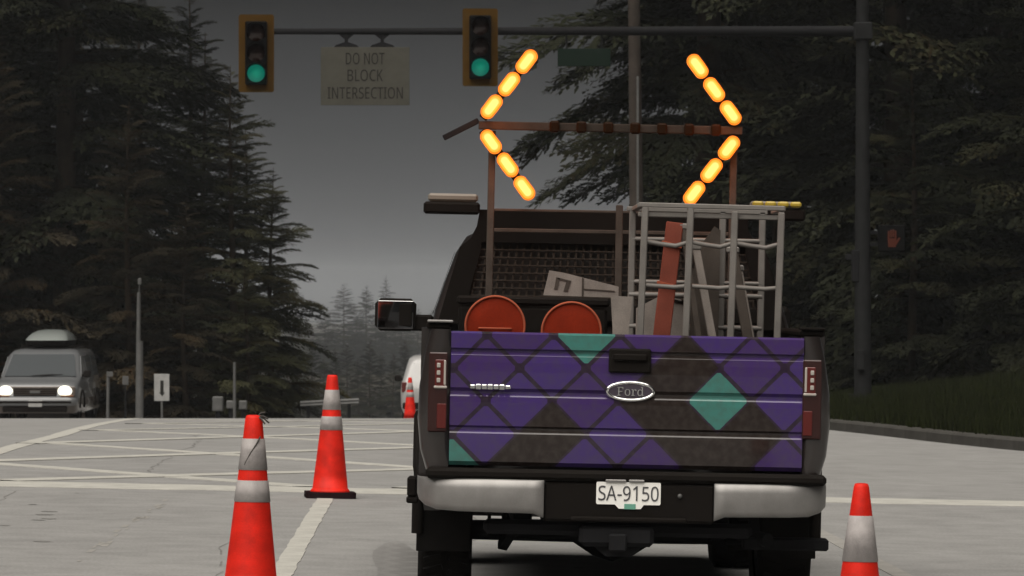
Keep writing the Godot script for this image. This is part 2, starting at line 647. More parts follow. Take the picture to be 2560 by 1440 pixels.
func build_verge() -> void:
	var kerb := [Vector2(60, 40), Vector2(22, 43), Vector2(12, 46.8), Vector2(8.4, 50.0), Vector2(7.0, 53.3), Vector2(6.3, 56.8), Vector2(5.8, 61), Vector2(5.4, 65), Vector2(4.7, 73), Vector2(4.2, 85), Vector2(4.0, 100), Vector2(4.0, 130), Vector2(4.2, 178)]
	var c := Curve2D.new()
	for i in kerb.size():
		var t: Vector2 = (kerb[min(i + 1, kerb.size() - 1)] - kerb[max(i - 1, 0)]) * 0.16
		c.add_point(kerb[i], -t, t)
	var pts := c.tessellate_even_length(5, 1.6)
	var ks := new_st(false)
	var vs := new_st(true)
	var u := Vector3.UP
	for i in pts.size() - 1:
		var a := pts[i]
		var b := pts[i + 1]
		var na := (pts[min(i + 1, pts.size() - 1)] - pts[max(i - 1, 0)]).orthogonal().normalized()
		var nb := (pts[min(i + 2, pts.size() - 1)] - pts[i]).orthogonal().normalized()
		if na.x < 0.0 and na.y < 0.0 or na.dot(Vector2(1, 1)) < 0.0:
			na = -na
		if nb.dot(Vector2(1, 1)) < 0.0:
			nb = -nb
		var q := func(p: Vector2, nn: Vector2, o: float, y: float) -> Vector3:
			var v := p + nn * o
			return Vector3(v.x, gy(p.x, p.y) + y, -v.y)
		face(ks, [q.call(a, na, 0.0, -0.05), q.call(b, nb, 0.0, -0.05), q.call(b, nb, 0.0, 0.11), q.call(a, na, 0.0, 0.11)], Vector3(-na.x, 0, na.y))
		face(ks, [q.call(a, na, 0.0, 0.11), q.call(b, nb, 0.0, 0.11), q.call(b, nb, 0.02, 0.135), q.call(a, na, 0.02, 0.135)], Vector3(-na.x, 1, na.y))
		face(ks, [q.call(a, na, 0.02, 0.135), q.call(b, nb, 0.02, 0.135), q.call(b, nb, 0.17, 0.14), q.call(a, na, 0.17, 0.14)], u)
		var o := [0.17, 0.6, 1.5, 3.0, 5.0, 8.0, 14.0, 26.0]
		for k in o.size() - 1:
			face(vs, [q.call(a, na, o[k], bank(o[k])), q.call(b, nb, o[k], bank(o[k])), q.call(b, nb, o[k + 1], bank(o[k + 1])), q.call(a, na, o[k + 1], bank(o[k + 1]))], u)
	var kk := part("kerb", ks, M.concrete, self)
	kk.set_meta("kind", "structure")
	var v := part("grass_verge", vs, M.grass_ground, self)
	v.set_meta("kind", "structure")
	# grass blades on the bank, one tuft mesh copied many times
	var st := new_st(false)
	for i in 9:
		var a := rng.randf() * TAU
		var p := Vector3(rng.randf_range(-0.09, 0.09), 0, rng.randf_range(-0.09, 0.09))
		var h := rng.randf_range(0.07, 0.2)
		var s := Vector3(cos(a), 0, sin(a)) * 0.008
		var tip := p + Vector3(rng.randf_range(-0.06, 0.06), h, rng.randf_range(-0.06, 0.06))
		st.set_color(Color(1, 1, 1))
		st.add_vertex(p - s)
		st.add_vertex(tip)
		st.add_vertex(p + s)
	st.generate_normals()
	var mm := MultiMesh.new()
	mm.transform_format = MultiMesh.TRANSFORM_3D
	mm.use_colors = true
	mm.mesh = st.commit()
	mm.instance_count = 16000
	for i in mm.instance_count:
		var t := pow(rng.randf(), 0.8)
		var p := c.sample_baked(c.get_baked_length() * lerpf(0.28, 0.72, t))
		var n := Vector2(1, 0.5).normalized()
		var o := 0.2 + pow(rng.randf(), 1.7) * 12.0
		var w := p + n * o
		var b := Basis(Vector3.UP, rng.randf() * TAU).scaled(Vector3.ONE * rng.randf_range(0.8, 1.5))
		mm.set_instance_transform(i, Transform3D(b, Vector3(w.x, gy(p.x, p.y) + bank(o * 0.85) - 0.02, -w.y)))
		var g := rng.randf_range(0.6, 1.2)
		mm.set_instance_color(i, Color(0.014 * g, 0.017 * g, 0.006 * g))
	var mi := MultiMeshInstance3D.new()
	mi.name = "verge_grass"
	mi.multimesh = mm
	mi.material_override = M.blade
	add_child(mi)
	mi.set_meta("kind", "stuff")
	tag(mi, "short dark green grass on the bank beside the signal pole", "grass")


func bank(o: float) -> float:
	return 0.135 + 0.9 * smoothstep(0.5, 12.0, o) + 0.03 * maxf(0.0, o - 12.0)


# ---------------------------------------------------------------- trees
var boughs := []


func make_bough(sd: int, sparse: float) -> ArrayMesh:
	# one fir branch of length 1 along +x: stem, drooping side twigs and needle sprays
	var r := RandomNumberGenerator.new()
	r.seed = sd
	var st := new_st(false)
	var stem := []
	for i in 7:
		var t := i / 6.0
		stem.append(Vector3(t, 0.10 * sin(t * 2.6) - 0.13 * t * t, 0.03 * sin(t * 5.0 + sd)))
	st.set_color(Color(0.9, 0.62, 0.5))
	for i in 6:
		var w0 := 0.011 * (1.0 - i / 7.0)
		var w1 := 0.011 * (1.0 - (i + 1) / 7.0)
		for ax in [Vector3.UP, Vector3.BACK]:
			face(st, [stem[i] + ax * w0, stem[i + 1] + ax * w1, stem[i + 1] - ax * w1, stem[i] - ax * w0], ax.cross(Vector3.RIGHT))
	var n := int(36 * sparse)
	for i in n:
		var t := 0.10 + 0.9 * (i + r.randf() * 0.6) / n
		var k := minf(t * 6.0, 5.99)
		var p: Vector3 = (stem[int(k)] as Vector3).lerp(stem[int(k) + 1], k - int(k))
		for sg in [-1.0, 1.0]:
			if r.randf() < 0.08:
				continue
			var l := (0.40 * pow(maxf(1.0 - t, 0.0), 0.65) * (0.45 + 0.55 * minf(1.0, t * 4.0)) + 0.07) * r.randf_range(0.65, 1.2)
			var dir := Vector3(0.62 + 0.3 * t, r.randf_range(-0.18, 0.12), sg * (0.85 - 0.3 * t)).normalized()
			var m := int(ceil(l / (0.028 if sparse > 0.9 else 0.036)))
			for j in m:
				var s := (j + 0.5) / m
				var q := p + dir * l * s + Vector3.DOWN * 0.16 * l * s * s
				var rest := 1.0 - s
				for e in 2:
					var d2 := (dir * 0.75 + Vector3(r.randf_range(-0.1, 0.55), r.randf_range(-0.75, 0.25), r.randf_range(-0.7, 0.7))).normalized()
					var ln := r.randf_range(0.028, 0.068) * (0.75 + 0.4 * rest)
					var sw := d2.cross(Vector3(r.randf_range(-0.5, 0.5), 1, r.randf_range(-0.5, 0.5))).normalized() * (r.randf_range(0.0055, 0.013) if sparse > 0.9 else r.randf_range(0.011, 0.02))
					var g := r.randf_range(0.7, 1.25)
					st.set_color(Color(g, g, g * 0.95))
					var a := q - d2 * ln * 0.15
					var b := q + d2 * ln * 0.45
					var tip := q + d2 * ln
					st.add_vertex(a)
					st.add_vertex(b + sw)
					st.add_vertex(tip)
					st.add_vertex(a)
					st.add_vertex(tip)
					st.add_vertex(b - sw)
	st.generate_normals()
	return st.commit()


var crowns := {}


func make_crown(h: float, rad: float, clear: float, dense: float, sd: int) -> ArrayMesh:
	# boughs set round the trunk in a rising spiral, joined into one crown
	var r := RandomNumberGenerator.new()
	r.seed = sd
	var vs := PackedVector3Array()
	var ns := PackedVector3Array()
	var cs := PackedColorArray()
	var y := clear
	var ang := r.randf() * TAU
	while y < h * 0.985:
		var k := (y - clear) / (h - clear)
		var lr := rad * pow(1.0 - k, 0.72) * (0.72 + 0.28 * minf(1.0, k * 5.0 + 0.3))
		for i in (1 if k > 0.9 else 2):
			ang += 2.399 + r.randf_range(-0.5, 0.5)
			var l := maxf(0.22, lr * r.randf_range(0.62, 1.18))
			if r.randf() < 0.05:
				l *= 1.25
			var pitch := lerpf(-0.28, 0.45, k) + r.randf_range(-0.18, 0.18)
			var turn := Basis(Vector3.UP, ang) * Basis(Vector3.BACK, pitch) * Basis(Vector3.RIGHT, r.randf_range(-0.35, 0.35))
			var sc := Vector3(l, l * 1.05, l * r.randf_range(0.85, 1.15))
			var src: Array = boughs[r.randi() % 2 + (2 if dense < 0.75 else 0)]
			vs.append_array(Transform3D(turn * Basis.from_scale(sc), Vector3(0, y, 0)) * (src[0] as PackedVector3Array))
			ns.append_array(Transform3D(turn, Vector3.ZERO) * (src[1] as PackedVector3Array))
			cs.append_array(src[2 + r.randi() % 5])
		y += (0.19 + 0.016 * rad) * clampf(lr / rad + 0.25, 0.35, 1.0) / dense
	var a := []
	a.resize(Mesh.ARRAY_MAX)
	a[Mesh.ARRAY_VERTEX] = vs
	a[Mesh.ARRAY_NORMAL] = ns
	a[Mesh.ARRAY_COLOR] = cs
	var m := ArrayMesh.new()
	m.add_surface_from_arrays(Mesh.PRIMITIVE_TRIANGLES, a)
	return m


func bough_arrays(sd: int, sparse: float) -> Array:
	# [vertices, normals, five tints]: shades of green, one of them browned by winter
	var a := make_bough(sd, sparse).surface_get_arrays(0)
	var out := [a[Mesh.ARRAY_VERTEX], a[Mesh.ARRAY_NORMAL]]
	for tint in [Color(0.62, 0.64, 0.6), Color(0.85, 0.87, 0.85), Color(1.08, 1.08, 1.0), Color(1.28, 1.32, 1.1), Color(1.25, 0.98, 0.85)]:
		var c := PackedColorArray()
		c.resize(a[Mesh.ARRAY_COLOR].size())
		for i in c.size():
			c[i] = a[Mesh.ARRAY_COLOR][i] * tint
		out.append(c)
	return out


func conifer(label: String, x: float, d: float, h: float, rad: float, kind: String, tint: String, sd: int, group: String, called := "conifer") -> Node3D:
	var t := thing(called, label, "tree", Vector3(x, gy(x, d) - 0.1, -d), group)
	var st := new_st(true)
	var pts := []
	var rr := []
	for i in 7:
		var k := i / 6.0
		pts.append(Vector3(sin(k * 5.0 + sd) * 0.06, h * k - (0.3 if i == 0 else 0.0), 0))
		rr.append((h * 0.0125 + 0.03) * (1.0 - k * 0.96))
	tube(st, pts, rr, 9)
	part("trunk", st, M.bark, t)
	var c: Array = crowns[kind]
	var o := part_mesh("crown", c[0], M[tint], t)
	o.scale = Vector3(rad / c[2], h / c[1], rad / c[2])
	o.rotation.y = sd * 1.7
	return t


func build_trees() -> void:
	boughs = [bough_arrays(101, 1.0), bough_arrays(202, 1.0), bough_arrays(303, 0.62), bough_arrays(404, 0.62)]
	for k in [["big", 27.0, 5.2, 1.0, 1.0, 11], ["tall", 27.0, 4.8, 0.6, 1.0, 12], ["small", 9.8, 2.6, 0.25, 1.0, 13], ["bushy", 8.6, 2.6, 0.2, 1.1, 14], ["bare", 29.0, 4.6, 6.4, 1.0, 31], ["far", 18.0, 4.5, 0.6, 0.74, 70], ["far_thin", 18.0, 4.0, 1.5, 0.6, 71]]:
		crowns[k[0]] = [make_crown(k[1], k[2], k[3], k[4], k[5]), k[1], k[2]]
	# the wood left of the junction
	var g := "conifers of the wood on the left of the road"
	conifer("huge dark conifer whose boughs reach towards the left traffic signal", -9.7, 128, 27, 5.2, "big", "needles", 11, g)
	conifer("huge dark conifer standing directly behind the oncoming silver van", -13.6, 131, 28, 5.4, "tall", "needles", 12, g)
	conifer("slim pointed conifer with a bare spire below the left signal", -5.2, 127, 9.9, 2.9, "small", "needles_olive", 13, g)
	conifer("bushy brownish conifer behind the tall grey lamp post", -7.7, 123, 8.6, 2.6, "bushy", "needles_brown", 14, g)
	conifer("low full conifer at the edge of the left wood by the road", -4.25, 130, 7.4, 2.25, "bushy", "needles_olive", 15, g)
	conifer("brownish conifer behind the cargo box on the van", -11.2, 124, 10.5, 2.9, "bushy", "needles_brown", 16, g)
	conifer("dark conifer filling the wood between lamp post and spire", -6.9, 138, 13.5, 3.6, "small", "needles", 17, g)
	conifer("dark conifer deep in the wood behind the silver van", -15.2, 145, 26, 5.0, "big", "needles", 18, g)
	conifer("small olive conifer at the foot of the spired one", -4.6, 121.5, 4.4, 1.5, "bushy", "needles_olive", 19, g)
	conifer("dark conifer deep in the wood behind the lamp post", -11.0, 150, 24, 5.0, "tall", "needles", 20, g)
	conifer("brownish low conifer close beside the white upright sign", -6.2, 122, 6.0, 2.2, "bushy", "needles_brown", 21, g)
	conifer("dark conifer filling the gap left of the spired tree", -6.3, 134, 11.5, 3.2, "bushy", "needles", 22, g)
	conifer("dark conifer low behind the thin post and boxes", -5.4, 141, 9.5, 3.2, "bushy", "needles", 23, g)
	conifer("dark conifer between the two huge ones", -11.6, 136, 16, 4.0, "bushy", "needles", 24, g)
	conifer("dark conifer deep behind the white upright sign", -8.6, 143, 14, 4.0, "bushy", "needles", 25, g)
	# the wood on the right, behind the signal pole
	var wr := "conifers of the dense wood on the right"
	conifer("great conifer with long ragged boughs behind the amber arrow board", 6.35, 108, 29, 4.6, "bare", "needles", 31, wr)
	conifer("dark conifer with low boughs right of the wooden pole", 7.4, 122, 25, 4.4, "tall", "needles", 32, wr)
	var spots := [[10.4, 105, 27, 4.8], [13.6, 112, 29, 5.0], [9.6, 126, 27, 4.8], [16.8, 122, 28, 5.0], [13.0, 134, 26, 5.0], [12.4, 96, 13, 3.4], [8.4, 114, 9, 2.8], [18.0, 104, 26, 5.0], [15.5, 99, 12, 3.6], [10.2, 100, 8, 2.6]]
	for i in spots.size():
		var s: Array = spots[i]
		conifer("tall dark conifer in the dense wood beyond the signal pole", s[0], s[1], s[2], s[3], "small" if s[2] < 14 else ["tall", "big"][i % 2], "needles", 40 + i, "dark conifers beyond the signal pole")
	# far across the dip, in the haze
	var far := [[860, 706, 6.0], [916, 710, 4.0], [965, 686, 3.6], [812, 775, 4.2], [1003, 745, 4.0], [770, 805, 4.4], [892, 775, 4.6], [940, 785, 4.6], [1045, 770, 4.6], [840, 810, 5.0], [988, 800, 4.6], [1090, 760, 4.6], [1130, 740, 4.4], [735, 800, 4.4], [905, 830, 5.0], [795, 840, 5.0], [955, 835, 5.0], [1020, 830, 5.0]]
	for i in far.size():
		var f: Array = far[i]
		var d := 880.0 + (i * 37) % 110
		var x: float = (f[0] - 1068.0) / 11900.0 * d
		var top: float = 1.5 + (760.0 - f[1]) / 11900.0 * d
		conifer("pale hazy conifer on the skyline far beyond the crest of the road", x, d, top - gy(x, d), f[2] * 1.3, "far_thin" if i == 2 else ("small" if i % 2 == 0 else "bushy"), "needles", 70 + i, "hazy conifers across the dip", "far_conifer")
	# lower growth in the dip itself, nearer and a little darker
	for i in 13:
		var d := 400.0 + (i * 53) % 90
		var x: float = (722.0 + i * 29.0 - 1068.0) / 11900.0 * d
		var top: float = 1.5 + (760.0 - (868.0 + 26.0 * sin(i * 2.4))) / 11900.0 * d
		conifer("low grey conifer in the dip below the hazy skyline trees", x, d, top - gy(x, d), 2.7 + 0.5 * sin(i * 1.3), "bushy", "needles", 120 + i, "low conifers in the dip", "dip_conifer")


# ---------------------------------------------------------------- signals
func signal_head(x: float, y: float, z: float, label: String) -> void:
	var t := thing("traffic_signal", label, "traffic signal", Vector3(x, y, z), "green signals on the mast arm")
	var st := new_st()
	var o := []
	for c in [[-1, -1], [1, -1], [1, 1], [-1, 1]]:
		for k in 4:
			var a: float = PI * 0.5 * k / 3.0
			if c[0] * c[1] < 0:
				a = PI * 0.5 - a
			o.append(Vector2(c[0] * (0.26 + 0.04 * cos(a)), c[1] * (0.62 + 0.04 * sin(a))))
	prism(st, o, -0.02, 0.0)
	part("backboard", st, M.backboard, t)
	st = new_st()
	box(st, Vector3(0, 0, 0.07), Vector3(0.37, 1.08, 0.14), 0.02)
	part("housing", st, M.signal_black, t)
	for i in 3:
		var cy := 0.345 - i * 0.345
		var lens := new_st(true)
		lathe(lens, [[0.15, 0.0], [0.13, 0.018], [0.08, 0.032], [0.0, 0.038]], 28, Transform3D(Basis(Vector3.RIGHT, PI * 0.5), Vector3(0, cy, 0.14)))
		part("lens", lens, M.green_on if i == 2 else M.lens_off, t)
		var v := new_st(true)
		var n := 18
		for k in n:
			var a := -0.5 + (PI + 1.0) * k / n
			var b := -0.5 + (PI + 1.0) * (k + 1) / n
			var la := 0.05 + 0.2 * clampf(sin(a) + 0.45, 0.0, 1.0)
			var lb := 0.05 + 0.2 * clampf(sin(b) + 0.45, 0.0, 1.0)
			for s in [0.165, 0.158]:
				face(v, [Vector3(cos(a) * s, cy + sin(a) * s, 0.14), Vector3(cos(b) * s, cy + sin(b) * s, 0.14), Vector3(cos(b) * s, cy + sin(b) * s, 0.14 + lb), Vector3(cos(a) * s, cy + sin(a) * s, 0.14 + la)], Vector3(cos(a), sin(a), 0) * (1.0 if s > 0.16 else -1.0))
		part("visor", v, M.signal_black, t)
	var br := new_st()
	box(br, Vector3(0, 0.33, -0.09), Vector3(0.12, 0.3, 0.14), 0.01)
	part("bracket", br, M.dark_steel, t)
	var l := OmniLight3D.new()
	l.name = "green_lamp_light"
	l.light_color = Color(0.1, 0.9, 0.7)
	l.light_energy = 0.01
	l.light_size = 0.12
	l.omni_range = 60.0
	l.omni_attenuation = 2.0
	l.shadow_enabled = true
	t.add_child(l)
	l.position = Vector3(0, -0.345, 0.34)


func build_signals() -> void:
	var z := -81.0
	var g := gy(7.4, 81.0)
	var t := thing("signal_pole", "grey steel signal pole with a long arm over the road", "pole", Vector3(7.42, g + 0.25, z))
	var st := new_st(true)
	tube(st, [Vector3(0, -0.35, 0), Vector3(0, 3, 0), Vector3(0, 6.55 - g, 0)], [0.155, 0.13, 0.105], 16)
	part("post", st, M.dimmed_pole_steel, t)
	st = new_st()
	box(st, Vector3(0, 0.05, 0), Vector3(0.52, 0.1, 0.52), 0.02)
	for k in [[-1, -1], [1, -1], [1, 1], [-1, 1]]:
		box(st, Vector3(k[0] * 0.19, 0.13, k[1] * 0.19), Vector3(0.06, 0.09, 0.06), 0.01)
	part("base_plate", st, M.dimmed_pole_steel, t)
	st = new_st(true)
	var ya := 6.15 - g - 0.25
	tube(st, [Vector3(0, ya, 0), Vector3(-4.0, ya + 0.0, 0), Vector3(-8.0, ya - 0.01, 0), Vector3(-10.45, ya - 0.015, 0)], [0.092, 0.076, 0.058, 0.048], 12)
	part("mast_arm", st, M.dark_steel, t)
	st = new_st()
	box(st, Vector3(0, ya, 0.0), Vector3(0.32, 0.3, 0.32), 0.02)
	part("arm_clamp", st, M.dimmed_pole_steel, t)
	st = new_st()
	box(st, Vector3(-0.05, 0.95 - 0.2, 0.2), Vector3(0.12, 0.34, 0.1), 0.012)
	part("push_button", st, M.dimmed_pole_steel, t)
	st = new_st()
	box(st, Vector3(-0.13, 2.35, 0.06), Vector3(0.13, 0.55, 0.14), 0.02)
	box(st, Vector3(-0.24, 2.5, 0.06), Vector3(0.12, 0.1, 0.1), 0.01)
	part("junction_box", st, M.dark_steel, t)

	var ps := thing("pedestrian_signal", "black pedestrian signal showing a red hand on the signal pole", "pedestrian signal", Vector3(7.92, 2.62, z + 0.02))
	st = new_st()
	box(st, Vector3(0, 0, -0.09), Vector3(0.46, 0.46, 0.18), 0.02)
	part("housing", st, M.signal_black, ps)
	st = new_st()
	bar(st, Vector3(-0.22, 0.1, -0.1), Vector3(-0.42, 0.1, -0.1), 0.06, 0.06, 0.005, Vector3.UP)
	part("bracket", st, M.dark_steel, ps)
	st = new_st()
	bar(st, Vector3(-0.22, -0.1, -0.1), Vector3(-0.42, -0.1, -0.1), 0.06, 0.06, 0.005, Vector3.UP)
	part("bracket", st, M.dark_steel, ps)
	st = new_st()
	prism(st, [Vector2(-0.065, -0.15), Vector2(0.065, -0.15), Vector2(0.075, 0.0), Vector2(-0.075, 0.0)], 0.0, 0.008)
	for i in 4:
		box(st, Vector3(-0.058 + i * 0.039, 0.06 + [0.0, 0.02, 0.025, 0.005][i], 0.004), Vector3(0.03, 0.13, 0.008), 0.003)
	bar(st, Vector3(0.06, -0.1, 0.004), Vector3(0.13, 0.01, 0.004), 0.034, 0.008, 0.003)
	part("hand_sign_lamp", st, M.hand, ps)

	signal_head(-2.9, 5.755, z + 0.16, "yellow framed traffic signal on the tip of the mast arm, green lit")
	signal_head(0.9, 5.86, z + 0.16, "yellow framed traffic signal near the arrow board, green lit")

	var s := thing("hanging_sign", "pale sign reading DO NOT BLOCK INTERSECTION hung from the mast arm", "sign", Vector3(-1.055, 5.375, z + 0.02))
	st = new_st()
	box(st, Vector3.ZERO, Vector3(1.51, 0.99, 0.02), 0.006)
	part("panel", st, M.signboard, s)
	var rows := [["DO NOT", 0.30, 0.66], ["BLOCK", 0.015, 0.60], ["INTERSECTION", -0.285, 1.28]]
	for r in rows:
		text("lettering", r[0], r[2], 0.195, 0.006, M.sign_ink, s, Vector3(0, r[1], 0.012))
	for x in [-0.32, 0.29]:
		st = new_st(true)
		tube(st, [Vector3(x, 0.62, -0.02), Vector3(x, 0.80, -0.02)], 0.02, 8)
		part("hanger", st, M.dark_steel, s)
		st = new_st()
		prism(st, [Vector2(x - 0.22, 0.485), Vector2(x + 0.22, 0.485), Vector2(x + 0.18, 0.53), Vector2(x + 0.03, 0.58), Vector2(x + 0.03, 0.63), Vector2(x - 0.03, 0.63), Vector2(x - 0.03, 0.58), Vector2(x - 0.18, 0.53)], -0.03, -0.011)
		prism(st, [Vector2(x - 0.03, 0.63), Vector2(x + 0.03, 0.63), Vector2(x + 0.14, 0.72), Vector2(x - 0.14, 0.72)], -0.035, -0.005)
		part("bracket", st, M.dark_steel, s)

	var n := thing("street_name_sign", "small dark green street name board hung under the mast arm", "sign", Vector3(2.67, 5.70, z + 0.02))
	st = new_st()
	box(st, Vector3.ZERO, Vector3(0.9, 0.3, 0.02), 0.005)
	part("panel", st, M.sign_green, n)
	for x in [-0.3, 0.3]:
		st = new_st()
		box(st, Vector3(x, 0.25, -0.02), Vector3(0.035, 0.42, 0.02), 0.004)
		part("hanger", st, M.dark_steel, n)


# ---------------------------------------------------------------- roadside
func build_roadside() -> void:
	var g := gy(4.38, 100.0)
	var t := thing("utility_pole", "tall weathered grey brown pole rising behind the arrow board", "pole", Vector3(4.42, g + 0.12, -100.0))
	var st := new_st(true)
	tube(st, [Vector3(0, -0.4, 0), Vector3(-0.03, 5, 0), Vector3(-0.1, 11, 0)], [0.165, 0.145, 0.115], 14)
	part("post", st, M.wood_pole, t)
	st = new_st()
	box(st, Vector3(0, 3.6, 0.14), Vector3(0.05, 7.0, 0.03), 0.008)
	part("cable_guard", st, M.galv, t)

	t = thing("lamp_post", "grey metal post with a thick lower half beside the van", "post", Vector3(-7.12, gy(-7.12, 118), -118.0))
	st = new_st(true)
	tube(st, [Vector3(0, -0.1, 0), Vector3(0, 2.15, 0)], [0.105, 0.085], 12)
	part("lower_post", st, M.galv, t)
	st = new_st(true)
	tube(st, [Vector3(-0.03, 2.1, 0), Vector3(-0.02, 3.35, 0)], [0.055, 0.045], 10)
	part("upper_post", st, M.galv, t)
	st = new_st()
	box(st, Vector3(0.0, 3.62, 0), Vector3(0.09, 0.16, 0.09), 0.02)
	bar(st, Vector3(-0.02, 3.3, 0), Vector3(0.0, 3.6, 0), 0.02, 0.02)
	part("lamp_cap", st, M.galv, t)

	t = thing("keep_right_sign", "small white upright sign with dark mark on a thin post", "sign", Vector3(-6.46, gy(-6.46, 116), -116.0))
	var top := -0.20 - t.position.y
	st = new_st()
	bar(st, Vector3(0, -0.1, -0.03), Vector3(0, top - 0.1, -0.03), 0.05, 0.04)
	part("post", st, M.galv, t)
	st = new_st()
	box(st, Vector3(0, top - 0.33, 0), Vector3(0.37, 0.66, 0.012), 0.01)
	part("panel", st, M.white_sign, t)
	st = new_st()
	prism(st, [Vector2(-0.035, top - 0.16), Vector2(0.045, top - 0.16), Vector2(0.045, top - 0.45), Vector2(0.075, top - 0.45), Vector2(0.01, top - 0.55), Vector2(-0.06, top - 0.45), Vector2(-0.035, top - 0.45)], 0.007, 0.011)
	part("arrow_print", st, M.sign_ink, t)

	t = thing("thin_post", "thin pale metal post between the spired tree and boxes", "post", Vector3(-4.69, gy(-4.69, 116), -116.0))
	st = new_st(true)
	tube(st, [Vector3(0, -0.1, 0), Vector3(0, 0.09 - t.position.y, 0)], [0.04, 0.035], 8)
	part("post", st, M.galv, t)
	t = thing("marker_post", "thin leaning grey post just right of the silver van", "post", Vector3(-7.98, gy(-7.98, 119), -119.0))
	st = new_st(true)
	tube(st, [Vector3(0, -0.1, 0), Vector3(0.02, -0.2 - t.position.y, 0)], [0.04, 0.04], 8)
	part("post", st, M.galv, t)
	st = new_st()
	box(st, Vector3(0.06, -0.25 - t.position.y, 0.05), Vector3(0.16, 0.12, 0.02), 0.01)
	part("marker_plate", st, M.galv, t)
	t = thing("small_sign", "small pale square plate on a thin post beside the lamp post", "sign", Vector3(-7.5, gy(-7.5, 118.5), -118.5))
	st = new_st()
	bar(st, Vector3(0, -0.1, -0.02), Vector3(0, -0.3 - t.position.y, -0.02), 0.04, 0.02)
	part("post", st, M.dark_steel, t)
	st = new_st()
	box(st, Vector3(0, -0.4 - t.position.y, 0), Vector3(0.15, 0.22, 0.012), 0.008)
	part("plate", st, M.galv, t)
	var cab := [[-5.14, 0.26, 0.36, "pale grey utility cabinet standing left of the thin post"], [-4.83, 0.2, 0.2, "small pale box fixed low beside the thin post"], [-4.52, 0.2, 0.22, "small pale box on the other side of the thin post"]]
	for c in cab:
		var base := gy(c[0], 117.0)
		t = thing("utility_box", c[3], "utility box", Vector3(c[0], base, -117.0), "utility boxes at the wood edge")
		var hh: float = -0.77 - base
		if c[2] < 0.3:
			hh = -0.87 - base
		st = new_st()
		box(st, Vector3(0, hh - c[2] * 0.5, 0), Vector3(c[1], c[2], 0.22), 0.02)
		part("cabinet", st, M.galv, t)
		st = new_st()
		bar(st, Vector3(0, -0.1, -0.02), Vector3(0, hh - c[2] * 0.9, -0.02), 0.1, 0.1)
		part("pedestal", st, M.dark_steel, t)
		st = new_st()
		box(st, Vector3(0.0, hh - c[2] * 0.5, 0.113), Vector3(c[1] * 0.8, c[2] * 0.8, 0.008), 0.003)
		part("door", st, M.galv, t)

	t = thing("guard_rail", "grey guard rail low behind the middle traffic cone", "guard rail", Vector3(-2.5, gy(-2.5, 122), -122.0))
	var ry := -1.02 - t.position.y
	st = new_st()
	var prof := [Vector2(-0.07, 0.0), Vector2(-0.05, 0.04), Vector2(-0.01, 0.02), Vector2(0.03, 0.04), Vector2(0.07, 0.0), Vector2(0.07, -0.01), Vector2(-0.07, -0.01)]
	prism(st, prof, -0.75, 0.75, Transform3D(Basis(Vector3(0, 1, 0), Vector3(0, 0, 1), Vector3(1, 0.05, 0)), Vector3(0, ry, 0)))
	part("rail", st, M.galv, t)
	for x in [-0.55, 0.5]:
		st = new_st()
		bar(st, Vector3(x, -0.2, -0.05), Vector3(x, ry + 0.08, -0.05), 0.08, 0.06)
		part("post", st, M.dark_steel, t)


# ---------------------------------------------------------------- the pickup
const TRUCK := Vector3(0.9335, -0.019, -23.0)
const ROLL := -0.0209


func wrap_image() -> Image:
	# the printed wrap on the tailgate: a lattice of rounded diamonds
	var w := 1024
	var h := 388
	var im := Image.create(w, h, false, Image.FORMAT_RGB8)
	var base := Color(0.016, 0.0105, 0.009)
	var gap := Color(0.021, 0.0125, 0.026)
	var purple := [Color(0.046, 0.024, 0.125), Color(0.052, 0.028, 0.120), Color(0.044, 0.021, 0.104), Color(0.036, 0.022, 0.122)]
	var teal := Color(0.045, 0.165, 0.142)
	# [row][column offset] kinds: P purple, T teal, anything else bare
	var kind := {}
	for k in [[0, -4], [0, -2], [0, 2], [0, 4], [0, 6], [1, -3], [1, -1], [1, 1], [1, 5], [2, -4], [2, -2], [2, 0], [2, 6], [3, -3], [3, 1], [4, 0], [4, 2], [4, 6], [3, -5], [1, -5], [3, 7], [1, 7]]:
		kind[Vector2i(k[1], k[0])] = 1
	for k in [[0, 0], [2, 4], [4, -4]]:
		kind[Vector2i(k[1], k[0])] = 2
	var step := 0.1605
	var half := 0.146
	var dust := FastNoiseLite.new()
	dust.seed = 77
	dust.frequency = 0.03
	dust.fractal_octaves = 5
	for py in h:
		for px in w:
			var x := -0.845 + 1.707 * (px + 0.5) / w
			var y := 1.372 - 0.647 * (py + 0.5) / h
			var lx := (x + 0.191) / step
			var ly := (1.366 + 0.02 * (x + 0.191) - y) / step
			# nearest lattice centre with i + j even
			var s := lx + ly
			var d := lx - ly
			var a := roundf(s * 0.5)
			var b := roundf(d * 0.5)
			var i := int(a + b)
			var j := int(a - b)
			var dx := absf(lx - i) * step
			var dy := absf(ly - j) * step
			var r := 0.02
			var e := (dx + dy - half) * 0.7071
			# rounded corners
			var tip := maxf(dx, dy) - (half - r)
			var c := base
			var k: int = kind.get(Vector2i(i, j), 0)
			if k > 0 and e < 0.0 and tip < r * 0.55:
				c = teal if k == 2 else purple[(i * 7 + j * 3 + 40) % 4]
			elif k > 0:
				c = gap
			c = c.lerp(Color(0.06, 0.052, 0.045), clampf(0.10 + 0.28 * dust.get_noise_2d(px, py), 0.0, 0.3))
			im.set_pixel(px, py, c.linear_to_srgb())
	return im


